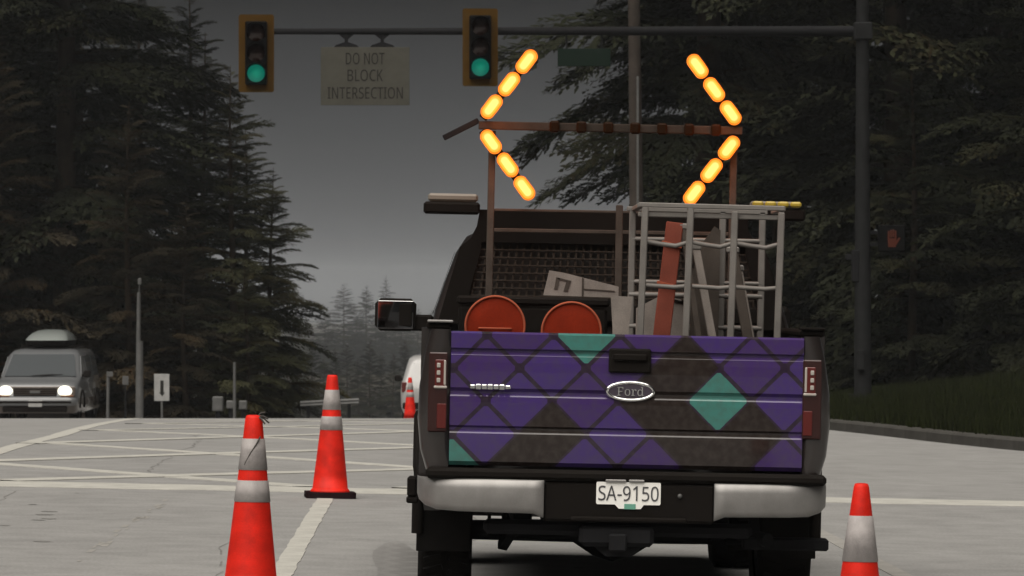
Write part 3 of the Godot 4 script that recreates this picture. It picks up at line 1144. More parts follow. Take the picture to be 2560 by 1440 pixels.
func build_truck() -> void:
	var t := thing("pickup_truck", "dark pickup truck with purple and teal diamond tailgate", "pickup truck", TRUCK)
	t.rotation.z = ROLL
	# tailgate: pressed profile with three creases, printed wrap
	var prof := [[1.372, -0.06], [1.372, -0.012], [1.362, 0.0], [1.292, 0.002], [1.284, -0.014], [1.272, -0.014], [1.258, -0.002], [1.225, 0.002], [1.18, 0.004], [1.10, 0.005], [1.083, -0.010], [1.072, -0.010], [1.058, 0.001], [1.03, 0.004], [0.918, 0.005], [0.908, -0.008], [0.896, -0.008], [0.880, 0.006], [0.745, 0.004], [0.725, -0.012], [0.725, -0.06]]
	var st := new_st()
	for i in prof.size() - 1:
		var a: Array = prof[i]
		var b: Array = prof[i + 1]
		var n := Vector3(0, b[1] - a[1], a[0] - b[0])
		var q := []
		for c in [[-0.845, a], [0.862, a], [0.862, b], [-0.845, b]]:
			q.append([Vector3(c[0], c[1][0], c[1][1]), Vector2((c[0] + 0.845) / 1.707, (1.372 - c[1][0]) / 0.647)])
		for k in [0, 1, 2, 0, 2, 3]:
			st.set_uv(q[k][1])
			st.set_normal(n.normalized())
			st.add_vertex(q[k][0])
	for x in [-0.845, 0.862]:
		for i in prof.size() - 2:
			for k in [[0], [i + 1], [i + 2]]:
				st.set_uv(Vector2(0, 0.99))
				st.set_normal(Vector3(signf(x), 0, 0))
				st.add_vertex(Vector3(x, prof[k[0]][0], prof[k[0]][1]))
	for k in [[-0.845, 1.372], [0.862, 1.372], [0.862, 0.725], [-0.845, 1.372], [0.862, 0.725], [-0.845, 0.725]]:
		st.set_uv(Vector2(0.5, 0.99))
		st.set_normal(Vector3(0, 0, -1))
		st.add_vertex(Vector3(k[0], k[1], -0.06))
	var wrap := mat(Color(1, 1, 1), 0.42)
	wrap.albedo_texture = ImageTexture.create_from_image(wrap_image())
	wrap.metallic_specular = 0.2
	wrap.clearcoat_enabled = true
	wrap.clearcoat = 1.0
	wrap.clearcoat_roughness = 0.07
	var tg := part_mesh("tailgate", st.commit(), wrap, t)
	st = new_st()
	box(st, Vector3(0.02, 1.245, 0.012), Vector3(0.205, 0.118, 0.028), 0.014)
	part("handle_bezel", st, M.black_plastic, tg)
	st = new_st()
	box(st, Vector3(0.02, 1.262, 0.034), Vector3(0.165, 0.034, 0.022), 0.008)
	part("handle", st, M.black_plastic, tg)
	# oval emblem and name badge
	st = new_st(true)
	var ring := []
	for k in 36:
		var a := TAU * k / 36
		var c := Vector3(cos(a) * 0.112, sin(a) * 0.043, 0)
		var o := Vector3(cos(a), sin(a) * 1.6, 0).normalized()
		ring.append([c, o])
	for k in 36:
		var r0: Array = ring[k]
		var r1: Array = ring[(k + 1) % 36]
		for s in 5:
			var a := PI * s / 5
			var b := PI * (s + 1) / 5
			var q := []
			for v in [[r0, a], [r1, a], [r1, b], [r0, b]]:
				q.append(v[0][0] + v[0][1] * cos(v[1]) * 0.0095 + Vector3(0, 0, sin(v[1]) * 0.012) + Vector3(0.026, 1.098, 0.002))
			face(st, q, Vector3(0, 0, 1))
	part("emblem_ring", st, M.bright_chrome, tg)
	st = new_st()
	var oval := []
	for k in 28:
		oval.append(Vector2(0.026 + cos(TAU * k / 28) * 0.106, 1.098 + sin(TAU * k / 28) * 0.038))
	prism(st, oval, -0.004, 0.007)
	part("emblem_field", st, mat(Color(0.05, 0.04, 0.055), 0.3), tg)
	var let := text("emblem_lettering", "Ford", 0.13, 0.044, 0.006, M.bright_chrome, tg, Vector3(0.026, 1.098, 0.010), "Droid Serif")
	let.set_meta("label", "raised chrome script lettering in the oval emblem")
	st = new_st()
	for k in 7:
		var hh: float = [0.022, 0.028, 0.026, 0.028, 0.024, 0.028, 0.02][k]
		box(st, Vector3(-0.738 + k * 0.0285, 1.104, 0.009), Vector3(0.0255, hh, 0.012), 0.004)
	part("name_badge", st, M.bright_chrome, tg)

	# bed: rear corner posts, sides, floor, front wall
	for s in [-1.0, 1.0]:
		var x0 := 0.848 if s < 0 else 0.865
		var lamp_x0 := x0 + 0.006
		var lv := []
		st = new_st(true)
		var rings := []
		for l in [[0.70, 0.955], [0.80, 0.985], [0.95, 1.0], [1.10, 0.995], [1.28, 0.968], [1.38, 0.945]]:
			var rg := []
			rg.append(Vector3(s * x0, l[0], -0.34))
			rg.append(Vector3(s * x0, l[0], -0.002))
			for k in 6:
				var a := PI * 0.5 * k / 5
				var rad := 0.055
				rg.append(Vector3(s * (l[1] - rad + rad * sin(a)), l[0], -0.002 - rad + rad * cos(a)))
			rg.append(Vector3(s * l[1], l[0], -0.34))
			rings.append(rg)
		loft(st, rings)
		part("bed_corner", st, M.black_paint, t)
		st = new_st()
		var arch := [Vector2(-0.34, 0.62), Vector2(-0.34, 1.38), Vector2(-1.80, 1.38), Vector2(-1.80, 0.5), Vector2(-1.68, 0.5)]
		for k in 9:
			var a := PI * k / 8
			arch.append(Vector2(-1.16 - 0.46 * cos(a), 0.46 + 0.46 * sin(a)))
		arch.append(Vector2(-0.66, 0.55))
		var side := Transform3D(Basis(Vector3(0, 0, 1), Vector3(0, 1, 0), Vector3(-1, 0, 0)), Vector3.ZERO)
		prism(st, arch, -s * 0.88, -s * 0.99, side)
		part("bed_side", st, M.black_paint, t)
		st = new_st(true)
		var fl := []
		for k in 11:
			var a := PI * (k - 0.6) / 8.8
			fl.append(Vector3(s * 0.99, 0.46 + 0.475 * sin(a), -1.16 + 0.475 * cos(a)))
		tube(st, fl, 0.03, 8)
		part("wheel_arch_trim", st, M.black_plastic, t)
		st = new_st()
		box(st, Vector3(s * 0.905, 1.395, -0.92), Vector3(0.12, 0.035, 1.78), 0.012)
		part("bed_rail", st, M.black_plastic, t)
		# tail lamps
		var tl := new_st()
		box(tl, Vector3(s * 0.905, 1.075, 0.006), Vector3(0.092, 0.385, 0.02), 0.01)
		var lamp := part("tail_lamp", tl, M.dark_red_lens, t)
		tl = new_st()
		box(tl, Vector3(s * 0.895, 1.165, 0.018), Vector3(0.05, 0.135, 0.012), 0.005)
		part("reverse_lamp", tl, M.red_lens, lamp)
		tl = new_st()
		for k in 3:
			box(tl, Vector3(s * 0.903, 1.205 - k * 0.036, 0.026), Vector3(0.018, 0.022, 0.008), 0.004)
		box(tl, Vector3(s * 0.893, 1.10, 0.02), Vector3(0.064, 0.014, 0.014), 0.004)
		box(tl, Vector3(s * 0.873, 1.17, 0.02), Vector3(0.012, 0.12, 0.012), 0.003)
		part("clear_lens", tl, M.clear_lens, lamp)
		tl = new_st()
		box(tl, Vector3(s * 0.885, 0.96, 0.018), Vector3(0.045, 0.12, 0.01), 0.005)
		part("red_reflector", tl, M.red_lens, lamp)
		# bright trim on the top of the corner
		tl = new_st()
		box(tl, Vector3(s * 0.9, 1.418, -0.03), Vector3(0.125, 0.012, 0.05), 0.005)
		part("corner_cap", tl, M.chrome if s < 0 else M.black_plastic, t)
	st = new_st()
	box(st, Vector3(0, 0.80, -0.93), Vector3(1.72, 0.04, 1.7), 0.005)
	part("bed_floor", st, M.black_plastic, t)
	st = new_st()
	box(st, Vector3(0, 1.08, -1.80), Vector3(1.74, 0.56, 0.05), 0.005)
	part("bed_front", st, M.black_paint, t)

	# bumper
	var bp := new_st()
	box(bp, Vector3(0.01, 0.688, 0.05), Vector3(1.93, 0.05, 0.14), 0.015)
	box(bp, Vector3(0.025, 0.562, 0.055), Vector3(0.83, 0.19, 0.1), 0.014)
	box(bp, Vector3(0.025, 0.482, 0.085), Vector3(0.56, 0.024, 0.1), 0.008)
	var bumper := part("rear_bumper", bp, M.black_plastic, t)
	for s in [-1.0, 1.0]:
		var sec := []
		var inner := 0.385 if s < 0 else 0.435
		var outer := 0.985
		var xs := [[inner, 0.128, 0.482], [inner + 0.012, 0.140, 0.486], [inner + 0.05, 0.143, 0.502], [0.62, 0.138, 0.504], [0.80, 0.118, 0.506], [0.90, 0.090, 0.512], [0.955, 0.045, 0.53], [outer, -0.03, 0.555], [outer + 0.01, -0.16, 0.58]]
		for q in xs:
			var bot: float = q[2]
			var z: float = q[1]
			sec.append([Vector3(s * q[0], 0.664, z - 0.10), Vector3(s * q[0], 0.664, z - 0.012), Vector3(s * q[0], 0.656, z - 0.002), Vector3(s * q[0], 0.62, z + 0.004), Vector3(s * q[0], bot + 0.03, z - 0.002), Vector3(s * q[0], bot + 0.006, z - 0.012), Vector3(s * q[0], bot, z - 0.03), Vector3(s * q[0], bot, z - 0.10)])
		st = new_st(true)
		loft(st, sec)
		part("bumper_end", st, M.chrome, bumper)
	# licence plate
	st = new_st()
	var pl := []
	for q in [[-0.15, 0.06], [0.15, 0.06], [0.155, 0.055], [0.155, -0.042], [0.15, -0.048], [0.075, -0.048], [0.06, -0.068], [-0.045, -0.068], [-0.065, -0.048], [-0.15, -0.048], [-0.155, -0.042], [-0.155, 0.055]]:
		pl.append(Vector2(0.022 + q[0], 0.602 + q[1]))
	prism(st, pl, 0.106, 0.112)
	var plate := part("license_plate", st, M.plate, t)
	text("plate_lettering", "SA-9150", 0.29, 0.072, 0.003, M.plate_ink, plate, Vector3(0.022, 0.608, 0.1135))
	st = new_st()
	box(st, Vector3(0.03, 0.545, 0.1135), Vector3(0.055, 0.026, 0.002), 0.0005)
	part("plate_sticker", st, M.sticker, plate)
	st = new_st()
	box(st, Vector3(-0.04, 0.668, 0.12), Vector3(0.1, 0.012, 0.01), 0.003)
	box(st, Vector3(0.06, 0.669, 0.12), Vector3(0.075, 0.012, 0.01), 0.003)
	part("plate_lamp", st, M.chrome, bumper)
	st = new_st(true)
	lathe(st, [[0.0, 0.014], [0.01, 0.014], [0.012, 0.0]], 10, Transform3D(Basis(Vector3.RIGHT, PI * 0.5), Vector3(0.27, 0.6, 0.104)))
	part("bumper_socket", st, M.galv, bumper)

	# underbody
	st = new_st()
	box(st, Vector3(-0.02, 0.43, -0.08), Vector3(1.3, 0.07, 0.14), 0.02)
	box(st, Vector3(-0.03, 0.40, 0.02), Vector3(0.36, 0.10, 0.16), 0.02)
	prism(st, [Vector2(-0.16, 0.40), Vector2(0.12, 0.40), Vector2(0.08, 0.33), Vector2(0.03, 0.30), Vector2(-0.08, 0.30), Vector2(-0.13, 0.34)], 0.0, 0.05)
	box(st, Vector3(-0.025, 0.37, 0.1), Vector3(0.085, 0.085, 0.06), 0.008)
	part("tow_hitch", st, M.dark_steel, t)
	st = new_st()
	for s in [-1.0, 1.0]:
		box(st, Vector3(s * 0.48, 0.50, -2.6), Vector3(0.09, 0.16, 5.0), 0.01)
		bar(st, Vector3(s * 0.52, 0.40, -0.45), Vector3(s * 0.52, 0.34, -1.15), 0.07, 0.03)
		bar(st, Vector3(s * 0.52, 0.34, -1.15), Vector3(s * 0.52, 0.42, -1.85), 0.07, 0.03)
		bar(st, Vector3(s * 0.44, 0.50, -0.85), Vector3(s * 0.56, 0.28, -1.12), 0.05, 0.05)
	part("chassis", st, M.dark_steel, t)
	st = new_st(true)
	tube(st, [Vector3(-0.8, 0.36, -1.16), Vector3(-0.2, 0.36, -1.16), Vector3(-0.1, 0.36, -1.16), Vector3(0.0, 0.36, -1.16), Vector3(0.1, 0.36, -1.16), Vector3(0.2, 0.36, -1.16), Vector3(0.8, 0.36, -1.16)], [0.05, 0.055, 0.12, 0.15, 0.12, 0.055, 0.05], 14)
	part("rear_axle", st, M.dark_steel, t)
	st = new_st(true)
	lathe(st, [[0.16, -0.09], [0.30, -0.10], [0.36, -0.06], [0.37, 0.0], [0.36, 0.06], [0.30, 0.10], [0.16, 0.09], [0.0, 0.05]], 30, Transform3D(Basis(), Vector3(-0.02, 0.50, -0.66)))
	part("spare_wheel", st, M.rubber, t)
	st = new_st(true)
	tube(st, [Vector3(0.56, 0.42, -1.6), Vector3(0.56, 0.46, -0.8), Vector3(0.60, 0.40, -0.4), Vector3(0.72, 0.38, -0.2)], 0.035, 10)
	part("exhaust_pipe", st, M.dark_steel, t)
	st = new_st()
	box(st, Vector3(0.81, 0.362, -0.28), Vector3(0.42, 0.06, 0.12), 0.01)
	bar(st, Vector3(0.66, 0.40, -0.28), Vector3(0.66, 0.50, -0.4), 0.05, 0.04)
	part("step", st, M.dark_steel, t)
	st = new_st()
	for x in [-0.635, -0.555]:
		bar(st, Vector3(x, 0.36, -0.6), Vector3(x, 0.5, -0.6), 0.018, 0.018)
	part("hanging_strap", st, M.rubber, t)
	for s in [-1.0, 1.0]:
		for z in [-1.16, -4.78]:
			wheel(t, s * 0.85, z, 0.395, 0.27, s)
		st = new_st()
		box(st, Vector3(s * 0.86, 0.42, -0.70), Vector3(0.27, 0.30, 0.012), 0.003)
		part("mud_flap", st, M.rubber, t)

	st = new_st()
	box(st, Vector3(-1.02, 0.60, -0.45), Vector3(0.05, 0.10, 0.16), 0.012)
	box(st, Vector3(-1.018, 0.535, -0.45), Vector3(0.06, 0.03, 0.16), 0.008)
	part("side_bracket", st, M.black_plastic, t)
	# cab
	st = new_st(true)
	shell(st, [[0.42, 0.90, -4.2, -5.75, 0.2], [0.55, 0.97, -4.18, -5.82, 0.2], [0.9, 0.985, -4.16, -5.82, 0.2], [1.1, 0.96, -4.14, -5.76, 0.22], [1.2, 0.9, -4.12, -5.6, 0.25], [1.235, 0.75, -4.12, -5.4, 0.25]])
	part("hood", st, M.black_paint, t)
	st = new_st(true)
	shell(st, [[0.40, 0.90, -1.87, -4.25, 0.05], [0.55, 0.97, -1.86, -4.25, 0.07], [0.95, 0.985, -1.86, -4.25, 0.07], [1.25, 0.975, -1.86, -4.25, 0.07], [1.40, 0.945, -1.86, -4.25, 0.07]])
	part("cab_body", st, M.black_paint, t)
	st = new_st(true)
	shell(st, [[1.385, 0.940, -1.87, -4.28, 0.08], [1.47, 0.920, -1.89, -4.18, 0.09], [1.62, 0.872, -1.94, -3.92, 0.1], [1.78, 0.815, -1.99, -3.65, 0.12], [1.86, 0.765, -2.05, -3.5, 0.14], [1.905, 0.68, -2.14, -3.36, 0.16], [1.925, 0.5, -2.3, -3.2, 0.16]])
	part("cab_roof", st, M.black_paint, t)
	st = new_st()
	prism(st, [Vector2(-0.72, 0.0), Vector2(0.72, 0.0), Vector2(0.64, 0.31), Vector2(-0.64, 0.31)], 0.0, 0.008, Transform3D(Basis(Vector3.RIGHT, -0.27), Vector3(0, 1.46, -1.875)))
	part("rear_window", st, M.dark_glass, t)
	st = new_st()
	prism(st, [Vector2(-0.80, 0.0), Vector2(0.80, 0.0), Vector2(0.68, 0.62), Vector2(-0.68, 0.62)], 0.0, 0.008, Transform3D(Basis(Vector3.RIGHT, 1.02), Vector3(0, 1.46, -4.205)))
	part("windshield", st, M.dark_glass, t)
	for s in [-1.0, 1.0]:
		for w in [[-2.05, -2.85], [-2.95, -3.75]]:
			st = new_st()
			var q := []
			for p in [[w[0], 1.45], [w[1], 1.45], [minf(w[1] + 0.12, -2.8), 1.78], [w[0] - 0.08, 1.78]]:
				var xx: float = lerpf(0.925, 0.815, (p[1] - 1.45) / 0.33) + 0.008
				q.append(Vector3(s * xx, p[1], p[0]))
			face(st, q, Vector3(s, 0.3, 0))
			part("side_window", st, M.dark_glass, t)
		# door mirrors on stalks
		st = new_st()
		if s > 0:
			# the right mirror is folded back against the door
			box(st, Vector3(0.985, 1.437, -3.20), Vector3(0.09, 0.18, 0.228), 0.03)
			var fold := part("door_mirror", st, M.black_plastic, t)
			st = new_st()
			box(st, Vector3(0.938, 1.437, -3.20), Vector3(0.006, 0.152, 0.198), 0.002)
			part("mirror_glass", st, M.mirror, fold)
			continue
		box(st, Vector3(s * 1.138, 1.437, -3.28), Vector3(0.228, 0.18, 0.12), 0.03)
		bar(st, Vector3(s * 0.93, 1.395, -3.3), Vector3(s * 1.06, 1.395, -3.3), 0.09, 0.07, 0.012, Vector3.UP)
		var mh := part("door_mirror", st, M.black_plastic, t)
		st = new_st()
		box(st, Vector3(s * 1.138, 1.437, -3.221), Vector3(0.198, 0.152, 0.006), 0.002, Basis(Vector3.UP, s * -0.10))
		part("mirror_glass", st, M.mirror, mh)

	# headache rack behind the cab: plate, slats, side legs and lamp pods
	st = new_st()
	prism(st, [Vector2(-0.70, 1.998), Vector2(0.70, 1.998), Vector2(0.70, 1.92), Vector2(0.73, 1.865), Vector2(0.745, 1.85), Vector2(0.70, 1.828), Vector2(-0.70, 1.828), Vector2(-0.745, 1.85), Vector2(-0.715, 1.91)], -1.86, -1.80)
	for s in [-1.0, 1.0]:
		prism(st, [Vector2(s * 0.745, 1.85), Vector2(s * 0.80, 1.80), Vector2(s * 0.91, 1.40), Vector2(s * 0.785, 1.40), Vector2(s * 0.69, 1.80), Vector2(s * 0.69, 1.826)], -1.862, -1.802)
	box(st, Vector3(0, 1.47, -1.83), Vector3(1.58, 0.09, 0.05), 0.008)
	var hr := part("cab_guard", st, M.black_plastic, t)
	st = new_st()
	prism(st, [Vector2(-0.78, 1.45), Vector2(0.78, 1.45), Vector2(0.70, 1.85), Vector2(-0.70, 1.85)], -1.858, -1.85)
	part("added_dark_sheet", st, mat(Color(0.016, 0.0125, 0.0105), 0.8), hr)  # added dark sheet behind the slats, covers the bright highlights on the roof
	for k in 37:
		var x := -0.72 + k * 0.04
		st = new_st()
		var lean := 0.05 * x / 0.72
		bar(st, Vector3(x + lean * 0.4, 1.515, -1.83), Vector3(x - lean * 0.6, 1.83, -1.83), 0.013, 0.006, 0.001)
		part("slat", st, M.slat, hr)
	for y in [1.55, 1.59, 1.63, 1.67, 1.71, 1.75, 1.79]:
		st = new_st()
		box(st, Vector3(0, y, -1.823), Vector3(1.46, 0.008, 0.006), 0.001)
		part("cross_wire", st, M.slat, hr)
	for s in [-1.0, 1.0]:
		st = new_st()
		box(st, Vector3(s * 0.848, 2.002, -1.83), Vector3(0.294, 0.062, 0.16), 0.012)
		var pod := part("light_bar_pod", st, M.black_plastic, hr)
		if s < 0:
			st = new_st()
			box(st, Vector3(s * 0.842, 2.056, -1.83), Vector3(0.262, 0.042, 0.13), 0.012)
			part("pod_cover", st, M.cover, pod)
		else:
			st = new_st()
			box(st, Vector3(s * 0.842, 2.056, -1.83), Vector3(0.262, 0.03, 0.13), 0.012)
			part("pod_cover", st, M.cover, pod)
			for k in 4:
				st = new_st()
				box(st, Vector3(s * (0.745 + k * 0.066), 2.056, -1.752), Vector3(0.058, 0.03, 0.03), 0.01)
				part("yellow_lens", st, M.yellow_lens, pod)


func lamp_light(parent: Node, at: Vector3, c: Color, e: float, size := 0.04) -> void:
	var l := OmniLight3D.new()
	l.name = "lamp_light"
	l.light_color = c
	l.light_energy = e
	l.light_size = size
	l.omni_range = 40.0
	l.omni_attenuation = 2.0
	l.shadow_enabled = true
	parent.add_child(l, true)
	l.position = at


func wheel(parent: Node, x: float, z: float, r: float, w: float, s: float, rim := "wheel_metal") -> void:
	var n := Node3D.new()
	n.name = "wheel"
	parent.add_child(n, true)
	n.position = Vector3(x, r, z)
	var xf := Transform3D(Basis(Vector3.BACK, -PI * 0.5 * s), Vector3.ZERO)
	var st := new_st(true)
	lathe(st, [[r * 0.62, -w * 0.46], [r * 0.90, -w * 0.5], [r * 0.975, -w * 0.42], [r, -w * 0.25], [r, w * 0.25], [r * 0.975, w * 0.42], [r * 0.90, w * 0.5], [r * 0.62, w * 0.46]], 36, xf)
	for k in 40:
		var a := TAU * k / 40
		for e in [-1.0, 1.0]:
			var b := xf.basis * Basis(Vector3.UP, a + e * 0.04)
			st.set_smooth_group(-1)
			box(st, b * Vector3(r * 0.998, e * w * 0.22, 0), Vector3(0.014, w * 0.36, r * 0.085), 0.003, b * Basis(Vector3.RIGHT, e * 0.3))
	part("tyre", st, M.rubber, n)
	st = new_st(true)
	lathe(st, [[r * 0.64, -w * 0.42], [r * 0.62, w * 0.40], [r * 0.58, w * 0.38], [r * 0.52, w * 0.2], [r * 0.2, w * 0.24], [r * 0.16, w * 0.34], [0.0, w * 0.34]], 28, xf, true)
	part("rim", st, M[rim], n)


# ---------------------------------------------------------------- what the pickup carries
func carried(called: String, label: String, category: String, group := "") -> Node3D:
	var o := thing(called, label, category, TRUCK, group)
	o.rotation.z = ROLL
	return o


func build_load() -> void:
	# amber arrow board on its stand
	var t := carried("arrow_board", "amber arrow board lit as two chevrons above the pickup", "arrow board")
	var z := -1.5
	var st := new_st()
	bar(st, Vector3(-0.72, 2.425, z), Vector3(0.64, 2.425, z), 0.042, 0.04, 0.004, Vector3.UP)
	part("main_bar", st, M.slat, t)
	var arms := [[Vector3(-0.70, 2.46, z), Vector3(-0.455, 2.79, z)], [Vector3(-0.70, 2.40, z), Vector3(-0.455, 2.075, z)], [Vector3(0.62, 2.455, z), Vector3(0.375, 2.785, z)], [Vector3(0.615, 2.395, z), Vector3(0.372, 2.066, z)]]
	for a in arms:
		st = new_st()
		bar(st, a[0], a[1], 0.045, 0.025, 0.004)
		part("arm", st, M.dark_steel, t)
		var dir: Vector3 = (a[1] - a[0]).normalized()
		var side := Vector3(dir.y, -dir.x, 0)
		for k in 3:
			var c: Vector3 = a[0] + dir * (0.075 + 0.147 * k) + Vector3(0, 0, 0.02)
			var b := Basis(side, dir, side.cross(dir))
			var outline := []
			var inner := []
			for q in 24:
				var an := TAU * q / 24
				var e := Vector2(cos(an) * 0.0375, sin(an) * 0.0375 + signf(sin(an)) * 0.032)
				outline.append(e)
				inner.append(Vector2(cos(an) * 0.019, sin(an) * 0.019 + signf(sin(an)) * 0.029))
			st = new_st()
			prism(st, outline, 0.0, 0.022, Transform3D(b, c))
			var lamp := part("amber_lamp", st, M.amber_rim, t)
			st = new_st()
			var mid := []
			for q in 24:
				var an := TAU * q / 24
				mid.append(Vector2(cos(an) * 0.029, sin(an) * 0.029 + signf(sin(an)) * 0.031))
			prism(st, mid, 0.022, 0.027, Transform3D(b, c))
			part("lamp_lens", st, M.amber_mid, lamp)
			st = new_st()
			prism(st, inner, 0.027, 0.031, Transform3D(b, c))
			part("lamp_core", st, M.amber_core, lamp)
			lamp_light(t, c + Vector3(0, 0, 0.09), Color(1.0, 0.5, 0.1), 0.0065)
	for k in 7:
		var x := -0.33 + 0.1385 * k
		st = new_st()
		box(st, Vector3(x, 2.425, z + 0.028), Vector3(0.052, 0.06, 0.03), 0.012)
		part("unlit_lamp", st, M.amber_off, t)
	for x in [-0.648, 0.60]:
		st = new_st()
		bar(st, Vector3(x, 0.82, z - 0.04), Vector3(x, 2.40, z - 0.04), 0.036, 0.036, 0.004)
		part("post", st, M.dull_board, t)
	st = new_st()
	bar(st, Vector3(0.022, 0.82, z - 0.04), Vector3(0.016, 2.03, z - 0.04), 0.036, 0.036, 0.004)
	part("post", st, M.dull_board, t)
	for y in [1.888, 1.992]:
		st = new_st()
		bar(st, Vector3(-0.63, y, z - 0.035), Vector3(0.582, y + 0.004, z - 0.035), 0.02 if y < 1.9 else 0.014, 0.02, 0.003, Vector3.UP)
		part("cross_bar", st, M.dull_board, t)
	st = new_st()
	bar(st, Vector3(-0.90, 2.355, z), Vector3(-0.72, 2.45, z), 0.03, 0.015, 0.004)
	part("fold_latch", st, M.dark_steel, t)

	# sign rack: aluminium posts and rungs
	t = carried("sign_rack", "pale aluminium rack of square tubes standing in the truck bed", "rack")
	for x in [[0.082, 0.094, 2.0], [0.305, 0.317, 2.0], [0.527, 0.534, 1.985], [0.757, 0.763, 1.985]]:
		st = new_st()
		bar(st, Vector3(x[0] - 0.01, 0.82, -0.32), Vector3(x[1], x[2], -0.32), 0.033, 0.03, 0.005)
		part("post", st, M.alu, t)
	for x in [0.06, 0.515, 0.715]:
		st = new_st()
		bar(st, Vector3(x, 0.82, -0.96), Vector3(x, 2.0, -0.96), 0.033, 0.03, 0.005)
		part("post", st, M.alu, t)
	for r in [[0.06, 0.78, 2.008, -0.32], [0.06, 0.78, 1.962, -0.345], [0.03, 0.74, 2.0, -0.96]]:
		st = new_st()
		bar(st, Vector3(r[0], r[2], r[3]), Vector3(r[1], r[2] - 0.004, r[3]), 0.024, 0.03, 0.004, Vector3.UP)
		part("top_rail", st, M.alu, t)
	for x in [0.07, 0.77]:
		st = new_st()
		bar(st, Vector3(x, 2.003, -0.335), Vector3(x, 2.0, -0.945), 0.03, 0.024, 0.004)
		part("top_rail", st, M.alu, t)
	for y in [1.83, 1.615]:
		for q in [[0.1, 0.31], [0.33, 0.525], [0.54, 0.755]]:
			st = new_st(true)
			var dip := 0.02 if y > 1.7 else 0.008
			tube(st, [Vector3(q[0], y, -0.33), Vector3(lerpf(q[0], q[1], 0.35), y - dip * 0.6, -0.335), Vector3(lerpf(q[0], q[1], 0.7), y - dip, -0.335), Vector3(q[1], y - 0.002, -0.33)], 0.0115, 8)
			part("rung", st, M.alu, t)
		st = new_st(true)
		tube(st, [Vector3(0.05, y + 0.02, -0.955), Vector3(0.72, y + 0.02, -0.955)], 0.011, 8)
		part("rung", st, M.alu, t)
	for y in [1.57, 1.41]:
		st = new_st(true)
		tube(st, [Vector3(0.05, y, -0.955), Vector3(0.72, y, -0.955)], 0.014, 8)
		part("rung", st, M.alu, t)

	# boards and stands leaning in the rack
	t = carried("plank", "faded orange plank leaning in the aluminium rack", "plank")
	st = new_st()
	bar(st, Vector3(0.145, 0.825, -0.52), Vector3(0.258, 1.93, -0.66), 0.085, 0.03, 0.004)
	part("board", st, M.plank_orange, t)
	for y in [[0.222, 1.62, -0.606], [0.243, 1.82, -0.632]]:
		st = new_st()
		bar(st, Vector3(y[0] - 0.05, y[1] + 0.012, y[2] + 0.012), Vector3(y[0] + 0.05, y[1] - 0.012, y[2] + 0.012), 0.016, 0.016, 0.002, Vector3.UP)
		part("strap", st, M.tub_rim, t)
	var legs := [[0.30, 1.90, 0.47, 0.825, 0.03, "grey folded sign stand leg leaning across the rack"], [0.37, 1.80, 0.56, 0.825, 0.04, "pale folded sign stand leg leaning beside the middle post"], [0.555, 1.79, 0.735, 0.825, 0.05, "pale wide stand leg leaning in the outer rack bay"], [0.60, 1.70, 0.76, 0.825, 0.02, "thin stand leg leaning against the outer rack post"]]
	for i in legs.size():
		var l: Array = legs[i]
		t = carried("sign_stand", l[5], "sign stand", "sign stands leaning in the rack")
		st = new_st()
		bar(st, Vector3(l[0], l[1], -0.66 - 0.05 * i), Vector3(l[2], l[3], -0.50 - 0.05 * i), l[4], 0.022, 0.003)
		part("leg", st, M.board if i % 2 == 1 else M.dull_board, t)
		st = new_st()
		box(st, Vector3(l[0], l[1] + 0.012, -0.66 - 0.05 * i), Vector3(l[4] + 0.014, 0.03, 0.034), 0.006)
		part("clamp", st, M.alu, t)
	t = carried("sign_board", "dull brown sign board standing edgewise inside the rack", "sign board")
	st = new_st()
	prism(st, [Vector2(0.35, 0.825), Vector2(0.50, 0.825), Vector2(0.50, 1.90), Vector2(0.47, 1.92), Vector2(0.40, 1.82), Vector2(0.36, 1.66)], -0.90, -0.885)
	part("board", st, M.dull_board, t)
	t = carried("folded_sign", "white folded sign with dark edge low in the rack", "folded sign")
	st = new_st()
	prism(st, [Vector2(0.08, 0.825), Vector2(0.325, 0.825), Vector2(0.325, 1.52), Vector2(0.30, 1.55), Vector2(0.20, 1.565), Vector2(0.08, 1.50)], -0.80, -0.785)
	part("panel", st, M.board, t)
	st = new_st()
	bar(st, Vector3(0.19, 1.56, -0.78), Vector3(0.33, 1.53, -0.78), 0.012, 0.014, 0.002, Vector3.UP)
	part("edge_trim", st, M.black_plastic, t)

	# tool chest, tubs, sign panel
	t = carried("tool_chest", "low black tool chest across the front of the bed", "tool chest")
	st = new_st()
	box(st, Vector3(-0.43, 1.16, -1.20), Vector3(0.75, 0.675, 0.40), 0.015)
	part("body", st, M.black_plastic, t)
	st = new_st()
	box(st, Vector3(-0.43, 1.524, -1.20), Vector3(0.77, 0.045, 0.42), 0.012)
	part("lid", st, M.black_plastic, t)
	for q in [[-0.628, 1.398, "orange plastic tub lying on its side behind the left tailgate"], [-0.250, 1.376, "orange plastic tub lying on its side beside the white post"]]:
		t = carried("orange_tub", q[2], "tub", "orange tubs lying in the truck bed")
		var xf := Transform3D(Basis(Vector3.RIGHT, PI * 0.5), Vector3(q[0], q[1], -0.5))
		st = new_st(true)
		lathe(st, [[0.0, -0.43], [0.115, -0.43], [0.135, -0.40], [0.143, 0.0], [0.14, 0.004], [0.09, 0.008], [0.0, 0.009]], 40, xf, true)
		part("body", st, M.tub_orange, t)
		st = new_st(true)
		lathe(st, [[0.138, -0.012], [0.150, -0.012], [0.152, 0.0], [0.150, 0.012], [0.143, 0.014], [0.140, 0.006]], 44, xf)
		part("rim", st, M.tub_rim, t)
		st = new_st(true)
		var hd := []
		for k in 9:
			var a := PI * k / 8
			hd.append(Vector3(q[0] - 0.08 * cos(a), q[1] - 0.012 - 0.0 * sin(a), -0.488 + 0.012 * sin(a)))
